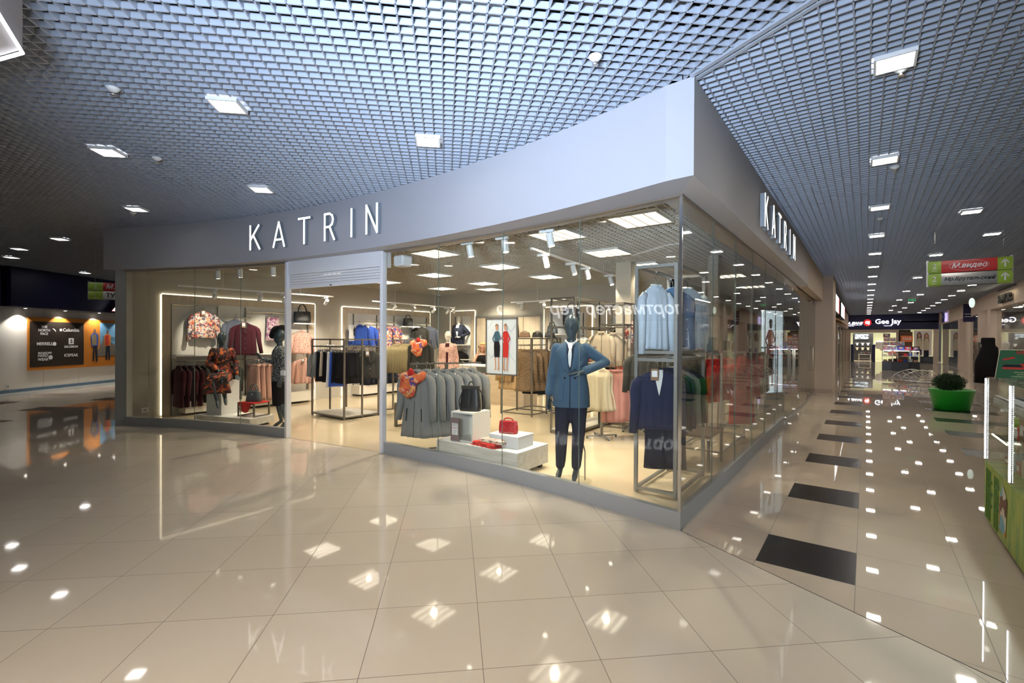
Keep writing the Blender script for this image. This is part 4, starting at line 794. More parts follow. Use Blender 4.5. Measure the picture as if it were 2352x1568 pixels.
# light display with print tops on the corridor side of the back wall
put(jacket('blouse', 'floral_multi', w=.42, L=.4, t=.13, sl=.4, sp=.06), (-2.15, 4.55, 2.12), .5, 'floral top hanging at the right of the bright pillar', 'blouse')
put(jacket('jacket', 'f_black', w=.42, L=.5, t=.13, sl=.45, sp=.12), (-2.05, 4.95, 2.05), .4, 'black jacket hanging behind the floral top by the pillar', 'jacket')
mb = MB(); mb.box(-2.3, 4.75, 0, -1.5, 4.8, 2.4)
t = thing('wall_display', (-1.85, 6.2, 0), 'free standing white display panel behind the corner rack', 'wall display'); mb = MB(); mb.box(-.6, 0, 0, .6, .05, 2.3); mb.build('back_panel', 'pure_white', t); mb = MB(); mb.bar((-.6, -.02, 2.32), (.6, -.02, 2.32), .02); mb.build('led_strip', 'led', t)
mb = MB(); mb.box(-.6, -.3, 1.3, .6, 0, 1.33); mb.build('shelf', 'pure_white', t)
# wooden wardrobe wall
t = thing('wardrobe', (-8.75, 7.5, 0), 'built in light wood wardrobe wall behind the cash desk', 'wardrobe')
mb = MB(); mb.box(0, -.06, 2.3, 2.5, 0, 2.36); mb.box(0, -.06, 0, .04, 0, 2.3); mb.box(2.46, -.06, 0, 2.5, 0, 2.3); mb.build('surround', 'rack_grey', t)
for k in range(4):
    mb = MB(); mb.box(.045 + k * .605, -.045, .05, .64 + k * .605, -.005, 2.295); d = mb.build('door', 'wood_light', t, bevel=.004)
    mb = MB(); mb.box(.06 + k * .605, -.06, .9, .075 + k * .605, -.045, 1.2); mb.build('door_handle', 'steel', d)
# cash desk
t = thing('cash_desk', (-6.45, 5.2, 0), 'cash desk with light wood front and white top at the back', 'counter')
mb = MB(); mb.box(-1.0, .0, 0, -.35, .6, .92); mb.build('side_block', 'white_lam', t)
mb = MB(); mb.box(-.35, .02, 0, 1.15, .6, .70); mb.build('front_panel', 'wood_h', t)
mb = MB(); mb.box(-.3, .06, .70, 1.1, .55, .72); mb.build('niche_floor', 'white_lam', t)
mb = MB(); mb.box(-.33, .02, .70, -.31, .55, .92); mb.box(1.12, .02, .70, 1.14, .55, .92); mb.build('glass_side', 'glass_clear', t)
mb = MB(); mb.box(-1.02, -.02, .92, 1.16, .62, .95); mb.build('countertop', 'pure_white', t, bevel=.004)
for i, (x, c) in enumerate(((-.1, 'f_red'), (.15, 'black'), (.4, 'f_tan'), (.65, 'f_red'))):
    mb = MB(); mb.box(-.09, -.06, 0, .09, .06, .03); tag(mb.build('purse', c, loc=(-6.45 + x, 5.35, .72), bevel=.01), '%s flat purse, %s from the left in the cash desk niche' % ('red black tan scarlet'.split()[i], ORD[i]), 'purse')
# ================================================================ WINDOW PLATFORMS AND GOODS
t = thing('display_platform', (-2.64, .7, 0), 'low white wood platform on small feet inside the curved window', 'platform', rz=.0)
mb = MB(); mb.box(-.66, -.34, .06, .66, .34, .285); mb.build('body', 'wood_white', t, bevel=.003)
mb = MB(); mb.box(-.66, -.34, .285, .66, .34, .30); mb.build('top_board', 'pure_white', t, bevel=.003)
for x in (-.58, .58):
    for y in (-.25, .27): mb = MB(); mb.box(x - .02, y - .03, 0, x + .02, y + .03, .06); mb.build('foot', 'black', t)
def opencube(loc, s, h, d, label, rz=0, m='white_lam'):
    t = thing('display_cube', loc, label, 'display cube', rz=rz); k = .018; mb = MB()
    mb.box(-s / 2, -d / 2, 0, -s / 2 + k, d / 2, h); mb.box(s / 2 - k, -d / 2, 0, s / 2, d / 2, h); mb.box(-s / 2 + k, -d / 2, 0, s / 2 - k, d / 2, k); mb.box(-s / 2 + k, d / 2 - k, k, s / 2 - k, d / 2, h - k)
    mb.build('carcass', m, t); mb = MB(); mb.box(-s / 2 + k, -d / 2, h - k, s / 2 - k, d / 2, h); mb.build('top_panel', 'pure_white', t); return t
opencube((-2.94, .64, .30), .36, .38, .38, 'open fronted white cube carrying the black backpack', rz=.05)
t = thing('display_box', (-2.30, .68, .30), 'low white box carrying the red handbag', 'display box', rz=.02)
mb = MB(); mb.box(-.22, -.17, .0, .22, .17, .135); mb.build('body', 'pure_white', t, bevel=.003); mb = MB(); mb.box(-.225, -.175, .135, .225, .175, .15); mb.build('lid', 'pure_white', t, bevel=.002)
# sign card leaning in the cube
t = thing('sign_card', (-3.03, .43, .30), 'purple NEW COLLECTION card standing against the white cube', 'sign'); mb = MB(); mb.box(-.075, -.005, 0, .075, .005, .30); mb.build('card', mat('mauve', (.24, .17, .18), .5), t)
mb = MB(); mb.box(-.05, -.0065, .08, .055, -.0052, .23); mb.build('label_panel', 'paper', t)
text('NEW', .04, 'rack_grey', t, (0, -.0075, .205), ext=.0005); text('Collection', .024, 'red_paint', t, (0, -.0075, .17), ext=.0005, shear=.3); text('AUTUMN', .016, 'rack_grey', t, (0, -.0075, .135), ext=.0005); text('2017', .016, 'rack_grey', t, (0, -.0075, .11), ext=.0005)
mb = MB(); mb.bar((-.03, -.006, .30), (-.02, -.006, .245), .004); mb.bar((-.01, -.006, .30), (-.02, -.006, .245), .004); mb.bar((-.07, -.006, .06), (.05, -.006, .02), .003); mb.build('ribbon', 'f_tan', t)
# bags
def tub(mb, w, d, h, top=.8, z0=0, n=28, e=.45, bul=1.03):
    rs = []
    for s in (0, .04, .3, .6, .9, .97, 1):
        f = (1 + (top - 1) * s) * (.93 if s in (0, 1) else (bul if .2 < s < .7 else 1)); ft = (1 + (top * .75 - 1) * s) * (.93 if s in (0, 1) else 1)
        ring = []
        for k in range(n):
            a = 2 * pi * k / n; c, q = math.cos(a), math.sin(a); ring.append((math.copysign(abs(c) ** e, c) * w / 2 * f, math.copysign(abs(q) ** e, q) * d / 2 * ft, z0 + h * s))
        rs.append(ring)
    mb.rings(rs)
def arch(mb, w, h, z, y=0, r=.008, n=8):
    mb.tube([(w / 2 * math.cos(pi * k / n), y, z + h * math.sin(pi * k / n)) for k in range(n + 1)], r, 8)
def handbag(name, m, w, d, h, label, hh=.14, hw=.5, top=.8, e=.45, straps=2, hard='chrome', stripe=True, rz=0):
    t = thing(name, (0, 0, 0), label, 'bag', rz=rz); mb = MB(); tub(mb, w, d, h, top, e=e); mb.build('body', m, t, smooth=True)
    for s in ((-1, 1) if straps == 2 else (0,)):
        mb = MB(); arch(mb, w * hw, hh, h * .93, s * d * .2 * top); mb.build('handle', m, t, smooth=True)
    if stripe: mb = MB(); mb.bar((-w * .4 * top, 0, h + .002), (w * .4 * top, 0, h + .002), .01, .006); mb.build('zip', hard, t)
    mb = MB(); mb.ell((0, -d * .45 * (1 + top * .75) / 2, h * .7), (.014, .006, .014), 10, 6); mb.build('clasp', hard, t); return t
mat('leather_black', (.018, .018, .019), .38, bump=.15, bscale=120); mat('leather_grey', (.085, .085, .08), .5, bump=.2, bscale=120); mat('leather_red', (.55, .02, .03), .35, bump=.12, bscale=100); mat('leather_slate', (.07, .09, .10), .45, bump=.2, bscale=120)
# black backpack
t = thing('backpack', (-2.93, .62, .68), 'black leather backpack standing on the white cube', 'bag', rz=.35)
mb = MB(); tub(mb, .29, .13, .30, .78, e=.5); mb.build('body', 'leather_black', t, smooth=True)
mb = MB(); mb.rings([[(x * w, y * d, z) for x, y in ((-1, -1), (1, -1), (1, 1), (-1, 1))] for w, d, z in ((.115, .05, .285), (.125, .02, .325), (.13, .012, .335))]); mb.build('folded_top', 'leather_black', t, bevel=.006)
mb = MB(); arch(mb, .075, .075, .31, .02, .008); mb.build('top_loop', 'leather_black', t, smooth=True)
mb = MB(); mb.bar((-.005, -.068, .06), (.0, -.050, .27), .006, .004); mb.build('zip', 'chrome', t)
mb = MB(); mb.bar((.03, -.064, .08), (.035, -.05, .26), .004, .003); mb.build('seam', 'black_gloss', t)
for s in (-1, 1):
    mb = MB(); mb.tube([(s * .10, .05, .29), (s * .15, .055, .22), (s * .185, .05, .12), (s * .175, .05, .03), (s * .14, .05, .015)], .0085, 8, sx=.5); mb.build('shoulder_strap', 'leather_black', t, smooth=True)
# red studded bag
t = thing('handbag', (-2.33, .66, .45), 'red studded handbag standing on the low white box', 'bag', rz=.25)
mb = MB(); tub(mb, .24, .10, .155, .95, e=.35); mb.build('body', 'leather_red', t, smooth=True)
mb = MB(); mb.tube([(-.07, 0, .15), (-.05, 0, .18), (0, 0, .192), (.05, 0, .18), (.07, 0, .15)], .008, 8, sx=1.3); mb.build('handle', 'leather_red', t, smooth=True)
mb = MB(); mb.tube([(-.11, .02, .13), (-.135, .02, .08), (-.125, .0, .03)], .006, 8); mb.build('side_strap', 'leather_red', t, smooth=True)
mb = MB()
for k in range(12): mb.ell((-.095 + k * .0165, -.052, .016), (.006, .003, .006), 8, 4)
for k in range(6):
    mb.ell((-.08 + k * .014, -.051, .13 - k * .014), (.004, .003, .004), 6, 4); mb.ell((.06 - k * .011, -.051, .13 - k * .014), (.004, .003, .004), 6, 4); mb.ell((.09 - k * .011, -.051, .10 - k * .012), (.004, .003, .004), 6, 4)
mb.build('studs', 'chrome', t)
mb = MB(); mb.bar((-.11, -.008, .158), (.11, -.008, .158), .005, .004); mb.bar((.113, -.01, .155), (.118, -.03, .11), .005, .004); mb.build('zip', 'steel', t)
# scarves folded on the platform
def folded(name, m, loc, rz, w, d, h, label, seed):
    q = random.Random(seed); t = thing(name, loc, label, 'scarf', rz=rz)
    mb = MB(); nx, ny = 22, 12
    for layer in range(3):
        rs = []; z0 = h * layer / 3
        vs = []; fs = []
        for s_ in (0, 1):
            for j in range(ny + 1):
                for i in range(nx + 1):
                    u, v = i / nx - .5, j / ny - .5; ed = min(1, 8 * min(.5 - abs(u), .5 - abs(v)))
                    vs.append((u * w * (1 - .04 * layer) + .006 * math.sin(9 * v + layer), v * d * (1 - .05 * layer) + .008 * math.sin(14 * u + layer * 2), z0 + (h / 3 * (ed if s_ else 0) if s_ else 0) + (.004 * math.sin(20 * u + seed) * math.sin(13 * v) if s_ else 0)))
        n1 = (nx + 1) * (ny + 1)
        for j in range(ny):
            for i in range(nx):
                a = j * (nx + 1) + i; fs.append((a, a + nx + 1, a + nx + 2, a + 1)); fs.append((n1 + a, n1 + a + 1, n1 + a + nx + 2, n1 + a + nx + 1))
        mb.add(vs, fs)
    mb.build('folded_cloth', m, t, smooth=True)
    mb = MB()
    for k in range(26):
        x = (k / 25 - .5) * w * .95; mb.tube([(x, -d / 2, .01), (x + q.uniform(-.01, .01), -d / 2 - .02, .004)], .003, 5)
    mb.build('fringe', m, t); return t
folded('scarf', 'f_red', (-2.52, .47, .30), -.12, .44, .17, .05, 'bright red fringed shawl folded on the window platform', 3)
folded('scarf', 'plaid', (-2.43, .50, .352), -.06, .36, .15, .045, 'beige and wine check scarf folded on top of the red shawl', 5)
# grey bag on its plinth in mid shop and other bags
mb = MB(); mb.box(-.14, -.14, 0, .14, .14, .78); tag(mb.build('display_plinth', 'pure_white', loc=(-4.42, 2.3, 0), bevel=.004), 'slim white plinth under the grey handbag in mid shop', 'plinth')
put(handbag('handbag', 'leather_grey', .32, .15, .2, 'x', hh=.15, top=.72), (-4.42, 2.3, .78), .5, 'grey leather handbag with long handles on the slim plinth')
put(handbag('handbag', 'leather_grey', .28, .14, .34, 'x', hh=.10, hw=.35, top=.85, straps=1), (-4.95, 4.3, 1.66), .45, 'tall grey box shaped bag on top of the leopard coat rack')
put(handbag('handbag', 'leather_black', .30, .14, .30, 'x', hh=.12, top=.95), (-2.87, 3.2, 1.87), .5, 'black tote bag on the high shelf behind the mannequin head')
put(handbag('handbag', 'leather_black', .34, .14, .24, 'x', hh=.12, top=.85), (-10.2, 5.92, 2.02), 1.4, 'glossy black handbag on the shelf of the blue blouse wall')
put(handbag('handbag', 'leather_black', .40, .14, .28, 'x', hh=.2, top=.98), (-10.22, 2.45, 2.02), 1.3, 'large black tote on the shelf right of the entrance post')
put(handbag('handbag', 'leather_slate', .30, .15, .2, 'x', hh=.14, top=.75), (-7.97, .2, .436), .4, 'slate grey handbag with round handles in the left window')
for i, (x, y, z, c, nm) in enumerate(((-4.7, 4.4, 1.67, 'f_tan', 'brown'), (-4.5, 4.6, 1.67, 'f_char', 'charcoal'), (-4.4, 4.95, 1.67, 'leather_black', 'black'), (-2.9, 3.3, 1.53, 'f_ink', 'navy'), (-2.85, 3.6, 1.53, 'f_cream', 'cream'), (-2.9, 3.3, 1.23, 'floral_multi', 'patterned'), (-2.85, 3.65, 1.23, 'f_red', 'red'))):
    put(handbag('purse', c, .24, .14, .11, 'x', hh=.03, straps=1), (x, y, z), .4, '%s small clutch bag, %s of those on the mid shop racks' % (nm, ORD[i]))
for i, (x, z, c, n_) in enumerate(((-5.8, 1.79, 'leather_slate', 'slate'), (-5.2, 1.79, 'f_tan', 'tan'), (-5.7, 1.34, 'leather_black', 'black'), (-3.6, 1.54, 'leather_black', 'glossy black'), (-3.1, 1.54, 'f_ink', 'navy'))):
    put(handbag('handbag', c, .3, .14, .22, 'x'), (x, 7.3, z), .2, '%s handbag, %s from the left on the back wall displays' % (n_, ORD[i]))
for i, (x, y, z, c) in enumerate(((-1.4, 6.05, 1.34, 'floral_multi'), (-1.85, 6.05, 1.34, 'leather_black'), (-2.2, 6.05, 1.34, 'f_white'))):
    put(handbag('handbag', c, .26, .14, .2, 'x'), (x, y, z), .3, '%s bag on the white panel shelf behind the corner rack' % ('patterned', 'black', 'white')[i])
# left window: platform, seat cube, low frame table, red cloth
t = thing('display_platform', (-8.38, .03, 0), 'low white wood platform under the seated mannequin and handbag', 'platform', rz=.3)
mb = MB(); mb.box(-.69, -.28, .04, .69, .28, .155); mb.build('body', 'wood_white', t, bevel=.003); mb = MB(); mb.box(-.69, -.28, .155, .69, .28, .17); mb.build('top_board', 'pure_white', t)
for x in (-.6, .6): mb = MB(); mb.box(x - .03, -.2, 0, x + .03, .2, .04); mb.build('foot', 'black', t)
mb = MB(); mb.box(-.19, -.20, 0, .19, .20, .64); tag(mb.build('seat_cube', 'pure_white', loc=(-8.73, -.02, .17), rz=.3, bevel=.004), 'tall white cube the seated mannequin sits on', 'display cube')
t = thing('side_table', (-7.97, .2, .17), 'small bronze frame table under the slate handbag', 'table', rz=.3)
mb = MB(); mb.box(-.2, -.18, .245, .2, .18, .265); mb.build('tabletop', 'f_red', t)
mb = MB()
for x in (-.19, .19):
    for a, b in (((x, -.17, 0), (x, -.17, .245)), ((x, .17, 0), (x, .17, .245)), ((x, -.17, .012), (x, .17, .012))): mb.bar(a, b, .024)
mb.bar((-.19, -.17, .235), (.19, -.17, .235), .02); mb.build('frame', 'rack_metal', t)
mb = MB(); mb.strip([(.272, -.16, .16), (.2, -.15, .14), (.12, -.09, .07), (.08, -.02, .03)], lambda x, z: -.188 + .01 * math.sin(30 * x), 0, .006, 8); tag(mb.build('red_cloth', 'f_red', loc=(-7.97, .2, .17), rz=.3), 'red cloth hanging over the edge of the small frame table', 'cloth')
mb = MB(); mb.box(-.09, -.02, 0, .09, .0, .28); tag(mb.build('photo_card', mat('orange_card', (.62, .30, .13), .6), loc=(-10.2, .75, 1.27), rz=1.4), 'orange picture card standing on the left window shelf', 'card')
t = thing('photo_card', (-10.2, 3.98, 1.56), 'white card with a woman in a black dress beside the blue blouse', 'card', rz=1.35); mb = MB(); mb.box(-.16, -.005, 0, .16, .005, .44); mb.build('card', 'paper', t)
def lady(parent, x, z, h, skin, cols, y=-.007, flip=1):    # a flat printed figure on a poster
    lay = [y]
    def P(nm, poly, c): lay[0] -= .0016; mb = MB(); mb.xzplate([(x + flip * a * h, z + b * h) for a, b in (poly if flip > 0 else poly[::-1])], lay[0] - .001, lay[0]); return mb.build(nm, c, parent)
    P('printed_leg', [(-.045, .42), (-.065, .25), (-.05, .03), (-.085, 0), (-.02, 0), (-.03, .25), (.0, .42)], skin); P('printed_leg', [(.0, .42), (.025, .25), (.03, .05), (.005, 0), (.075, 0), (.055, .25), (.05, .42)], skin)
    P('printed_skirt', [(-.07, .62), (-.085, .52), (-.07, .28), (.07, .28), (.085, .52), (.055, .62)], cols[1]); P('printed_top', [(-.055, .62), (-.075, .80), (-.04, .845), (.04, .845), (.075, .80), (.045, .62)], cols[0])
    P('printed_arm', [(-.07, .80), (-.13, .68), (-.08, .59), (-.055, .61), (-.095, .68), (-.055, .75)], cols[0]); P('printed_arm', [(.07, .80), (.11, .68), (.03, .62), (.03, .65), (.08, .68), (.05, .77)], cols[0])
    P('printed_head', [(-.03, .88), (-.035, .94), (-.02, .99), (.02, .99), (.035, .94), (.03, .88), (0, .85)], skin); P('printed_hair', [(-.037, .93), (-.04, .97), (-.02, 1.005), (.02, 1.005), (.04, .97), (.035, .945), (.0, .975)], 'f_tan')
    y -= .0
lady(t, 0, .03, .38, 'skin', ('black', 'black'))
# hanging poster
t = thing('hanging_poster', (-4.18, 2.9, 2.02), 'silver framed poster of two women in blue and red hanging in mid shop', 'poster')
mb = MB(); mb.box(-.37, -.0, -1.06, .37, .012, 0); mb.build('print', mat('poster_paper', (.72, .76, .80), .35, emit=.12), t)
mb = MB()
for a, b in (((-.37, 0, -.01), (.37, 0, -.01)), ((-.37, 0, -1.05), (.37, 0, -1.05)), ((-.36, 0, 0), (-.36, 0, -1.06)), ((.36, 0, 0), (.36, 0, -1.06))): mb.bar(a, b, .028, .028)
mb.build('frame', 'steel', t)
lady(t, -.10, -.97, .86, 'skin', (mat('p_teal', (.05, .12, .18), .5), 'f_black'), y=-.006); lady(t, .11, -.97, .86, 'skin', ('f_red', 'f_red'), y=-.016, flip=-1)
mb = MB()
for a, b in (((-.33, -.0, -.2), (-.2, -.0, -.04)), ((.05, 0, -.03), (.22, 0, -.26)), ((.22, 0, -.26), (.33, 0, -.12)), ((-.33, 0, -.62), (-.24, 0, -.75)), ((-.24, 0, -.75), (-.1, 0, -.55)), ((.12, 0, -.6), (.33, 0, -.82))): mb.bar((a[0], -.003, a[2]), (b[0], -.003, b[2]), .003, .002)
mb.build('printed_lines', 'rack_grey', t)
mb = MB(); mb.tube([(-.33, 0, 0), (-.33, 0, 1.08)], .0015, 5); mb.tube([(.33, 0, 0), (.33, 0, 1.08)], .0015, 5); mb.build('wire', 'steel', t)
# lit poster stand behind the corridor glass
t = thing('poster_stand', (-.42, 8.1, 0), 'tall glowing blue white poster stand behind the corridor glass', 'poster', rz=1.1); mb = MB(); mb.box(-.35, 0, .45, .35, .03, 2.3); mb.build('print', mat('poster_lit', (.7, .85, .95), .4, emit=1.8), t)
lady(t, -.1, .6, 1.5, 'skin', ('f_red', 'f_red')); mb = MB(); mb.box(-.36, -.05, 0, .36, .08, .45); mb.build('base', 'steel', t)
# small things: sockets, camera
for nm, loc, rz, lb in (('wall_socket', (-10.445, -.78, .16), 0, 'white wall socket low on the left wall inside the window'), ):
    t = thing(nm, loc, lb, 'socket'); mb = MB(); mb.box(0, -.06, -.05, .015, .06, .05); mb.build('plate', 'pure_white', t); mb = MB(); mb.box(.015, -.02, -.02, .018, .02, .02); mb.build('insert', 'rack_grey', t)
t = thing('security_camera', (-10.2, 7.25, 3.07), 'small dark dome camera in the far ceiling corner of the shop', 'camera'); mb = MB(); mb.lathe([(.05, -.02), (.06, 0), (.06, .03)], n=16); mb.build('base', 'white_metal', t); mb = MB(); mb.ell((0, 0, -.03), .04); mb.build('dome', 'black_gloss', t)
# ================================================================ MANNEQUINS AND PEOPLE
def ringbody(rings, off=(0, 0, 0), n=32, fold=0, nf=7, ph=0):
    zt = rings[-1][0]; zb = rings[0][0]; out = []
    zs = [zb + (zt - zb) * i / 20 for i in range(21)]
    def ab(z):
        for (z0, a0, b0), (z1, a1, b1) in zip(rings, rings[1:]):
            if z0 <= z <= z1: f = (z - z0) / (z1 - z0); return a0 + (a1 - a0) * f, b0 + (b1 - b0) * f
        return (rings[0] if z < zb else rings[-1])[1:]
    for z in zs:
        a, b = ab(z); s = (zt - z) / (zt - zb); out.append([(off[0] + a * math.cos(t), off[1] + b * math.sin(t) * (1 + fold * s * math.sin(nf * t + ph)), off[2] + z) for t in [2 * pi * k / n for k in range(n)]])
    def fy(x, z):
        a, b = ab(z - off[2]); x -= off[0]; return off[1] - b * math.sqrt(max(0, 1 - (x / a) ** 2))
    return out, fy
def coat_on(root, name, m, rings, arms, off=(0, 0, 0), vox=.01, sl=(.066, .058, .052, .046), fold=.0, trim=.02, extra=None):
    mb = MB(); rs, fy = ringbody(rings, off, fold=fold); mb.rings(rs); o = Vector(off)
    for s, a in arms.items():
        sh = o + Vector((s * .155, 0, 1.43)); el, wr = Vector(a[0]), Vector(a[1]); e = wr + (el - wr).normalized() * trim
        limb(mb, [sh, sh.lerp(el, .45), el, el.lerp(e, .5), e], [sl[0], sl[1], sl[2], sl[3] * 1.03, sl[3]])
    if extra: extra(mb)
    return mb.build(name, m, root, remesh=vox, smoothit=3), fy
# --- the blue suit mannequin near the glass
t = thing('mannequin', (-1.44, .67, .022), 'dark glossy mannequin in a blue double breasted jacket with hand on hip', 'mannequin', rz=.42); t.scale = (1.05,) * 3
ARMS = {-1: ((-.222, .025, 1.14), (-.245, -.035, .90), (.02, -.12, -1), (1, -.4, 0), 1), 1: ((.365, .06, 1.285), (.135, -.165, 1.19), (-1, -.05, -.06), (0, .3, -1), -1)}
LEGS = {-1: ((-.105, -.025, .49), (-.118, .03, .10), (-.135, -.12, .02)), 1: ((.085, -.03, .49), (.055, .02, .10), (.045, -.14, .02))}
figure('body', 'mann_dark', t, ARMS, LEGS, vox=.0065)
JR_ = [(.80, .205, .150), (.92, .20, .145), (1.02, .19, .138), (1.14, .165, .125), (1.31, .186, .148), (1.40, .190, .135), (1.445, .170, .105), (1.475, .125, .085), (1.505, .075, .07)]
b_, fy = coat_on(t, 'jacket', 'f_suit', JR_, ARMS, trim=.05)
for s in (-1, 1):
    mb = MB(); mb.strip([(1.50, s * .045, s * .085), (1.44, s * .04, s * .125), (1.36, s * .035, s * .145), (1.335, s * .033, s * .115), (1.25, s * .018, s * .085), (1.17, s * .002 - .01, s * .03 - .01)], fy, .006, .012); mb.build('lapel', 'f_suit', b_, smooth=True)
    mb = MB(); mb.strip([(1.055, s * .07, s * .165), (.88, s * .075, s * .17)], fy, .004, .01, 6); mb.build('pocket', 'f_suit', b_, bevel=.003)
mb = MB(); mb.strip([(1.49, -.04, .04), (1.40, -.036, .036), (1.28, -.02, .02), (1.2, -.004, .004)], fy, .001, .004); mb.build('shirt_front', 'f_ink', t)
mb = MB(); mb.strip([(1.50, -.03, .02), (1.45, -.025, .02), (1.43, -.014, .012), (1.37, -.022, .018), (1.27, -.014, .012), (1.235, -.002, .002)], fy, .012, .012); mb.build('neck_tie', 'f_white', t, smooth=True)
mb = MB(); mb.tube([(-.055, .03, 1.53), (-.06, -.04, 1.515), (-.03, -.085, 1.49), (0, -.105, 1.445)], .014, 8, sx=.7); mb.tube([(.055, .03, 1.53), (.06, -.04, 1.515), (.03, -.085, 1.49), (0, -.105, 1.445)], .014, 8, sx=.7); mb.build('neck_band', 'f_white', t, smooth=True)
mb = MB(); mb.strip([(1.17, -.004, .004), (.805, -.006, .004)], fy, .004, .004, 1); mb.build('front_edge', 'f_ink', b_)
for x, z in ((-.06, 1.12), (.05, 1.12), (-.055, 1.2), (.06, 1.2)): mb = MB(); mb.ell((x, fy(x, z) - .008, z), (.012, .005, .012), 12, 6); mb.build('button', 'f_ink', b_)
mb = MB()
for k in range(5): mb.ell((.10 + .016 * math.cos(k * 1.26), fy(.1, 1.30) - .014, 1.27 + .02 * math.sin(k * 1.26)), (.017, .010, .02), 10, 6)
mb.build('flower_brooch', 'f_suit', b_, smooth=True)
mb = MB(); limb(mb, [Vector((-.08, 0, .88)), Vector((-.10, -.02, .55)), Vector((-.112, .01, .22)), Vector((-.118, .02, .15))], [.103, .074, .058, .052]); limb(mb, [Vector((.08, 0, .88)), Vector((.085, -.02, .55)), Vector((.062, .005, .22)), Vector((.057, .015, .15))], [.103, .074, .058, .052])
mb.build('trousers', 'f_ink', t, remesh=.01)
mb = MB(); mb.lathe([(.205, 0), (.21, .003), (.21, .006), (.205, .009)], (.02, .02, -.02), 40); mb.build('glass_base', 'glass_clear', t)
mb = MB(); mb.tube([(.15, .05, -.01), (.15, .05, .3), (.10, .03, .5)], .008, 8); mb.build('support_rod', 'steel', t)
# --- seated mannequin in the left window
t = thing('mannequin', (-8.74, -.04, -.0), 'grey seated mannequin in an orange and black floral dress in the left window', 'mannequin', rz=1.0)
o = (0, .02, -.05)
AR = {-1: ((-.235, .0, 1.13), (-.02, -.26, 1.02), (1, -.35, -.15), (0, 0, -1), 1), 1: ((.24, .05, 1.13), (.235, -.03, .90), (.35, -.6, -.35), (0, 0, -1), -1)}
LG = {-1: ((-.07, -.42, .88), (.02, -.50, .46), (.05, -.60, .36)), 1: ((.08, -.44, .86), (.13, -.42, .50), (.16, -.52, .40))}
figure('body', 'mann_dark', t, AR, LG, off=o, vox=.008, facedir=(.1, -1, 0))
def lap(mb):
    limb(mb, [Vector((-.08, -.0, .86)), Vector((-.08, -.38, .88))], [.115, .09]); limb(mb, [Vector((.08, -.0, .86)), Vector((.09, -.40, .86))], [.115, .09])
    mb.rings([[(x * w, -.42 + y * .05 - .05 * (w - .16) / .1, z) for x, y in ((-1, -1), (1, -1), (1, 1), (-1, 1))] for w, z in ((.24, .60), (.2, .75), (.16, .90))]); mb.ell((0, -.2, .87), (.17, .24, .08))
coat_on(t, 'dress', 'floral_red', [(.80, .18, .15), (.95, .175, .14), (1.14, .14, .105), (1.31, .165, .128), (1.40, .168, .115), (1.445, .150, .09), (1.47, .11, .075), (1.49, .075, .062)], AR, off=o, vox=.011, sl=(.06, .052, .05, .055), trim=.05, extra=lap)
# --- standing mannequin by the entrance post
t = thing('mannequin', (-7.22, .30, .005), 'black mannequin in grey tweed top, black skirt and wide brimmed hat beside the entrance', 'mannequin', rz=-.35); t.scale = (.99,) * 3
AR = {-1: ((-.25, -.03, 1.18), (-.29, -.26, 1.26), (-.35, -.6, .75), (0, -1, .2), 1), 1: ((.24, .03, 1.14), (.26, -.03, .92), (.02, -.1, -1), (-1, 0, 0), -1)}
LG = {-1: ((-.07, -.02, .49), (-.07, .04, .115), (-.08, -.10, .02)), 1: ((.08, .0, .5), (.13, .10, .13), (.17, -.02, .02))}
figure('body', 'mann_dark', t, AR, LG, vox=.008)
coat_on(t, 'blouse', 'tweed_bw', [(.86, .19, .14), (1.0, .18, .13), (1.14, .15, .115), (1.31, .175, .14), (1.40, .178, .125), (1.445, .160, .10), (1.475, .115, .08), (1.50, .07, .065)], AR, trim=.08, vox=.011)
mb = MB(); rs, _ = ringbody([(.42, .135, .12), (.6, .16, .13), (.9, .185, .135), (.95, .18, .13)]); mb.rings(rs); mb.build('skirt', 'f_black', t, smooth=True)
mb = MB(); ht = Matrix.Rotation(-.75, 3, 'Y') @ Matrix.Rotation(.5, 3, 'X')
mb.rings([[tuple(Vector((-.04, -.03, 1.75)) + ht @ Vector((r * math.cos(a), r * math.sin(a), z))) for a in [2 * pi * k / 28 for k in range(28)]] for r, z in ((.16, 0), (.165, .006), (.10, .012), (.088, .03), (.08, .09), (.05, .10))]); mb.build('hat', 'f_black', t, smooth=True)
for s, (x, y) in ((-1, (-.07, .04)), (1, (.13, .10))): mb = MB(); mb.tube([(x, y + .03, .09), (x + .005, y + .045, 0)], [.018, .006], 8); mb.build('heel', 'black_gloss', t)
# --- white headed mannequin in pink tweed
t = thing('mannequin', (-7.2, 4.6, .005), 'cream mannequin with smooth head in a pink tweed jacket in mid shop', 'mannequin', rz=.6); t.scale = (1.01,) * 3
AR = {-1: ((-.22, .02, 1.14), (-.235, -.04, .90), (0, -.1, -1), (1, 0, 0), 1), 1: ((.22, .02, 1.14), (.235, -.04, .90), (0, -.1, -1), (-1, 0, 0), -1)}
LG = {-1: ((-.08, -.02, .49), (-.08, .02, .10), (-.1, -.12, .02)), 1: ((.08, -.02, .49), (.08, .02, .10), (.1, -.12, .02))}
figure('body', 'mann_white', t, AR, LG, vox=.01)
b_, fy = coat_on(t, 'jacket', 'tweed_pink', [(.85, .20, .145), (1.0, .19, .14), (1.14, .165, .125), (1.31, .186, .148), (1.40, .190, .135), (1.445, .170, .105), (1.475, .125, .085), (1.505, .075, .07)], AR, trim=.03, vox=.012)
mb = MB(); mb.strip([(1.50, -.05, .05), (1.42, -.05, .05), (1.25, -.03, .03), (.87, -.02, .02)], fy, .002, .004); mb.build('blouse_front', 'f_wine', b_)
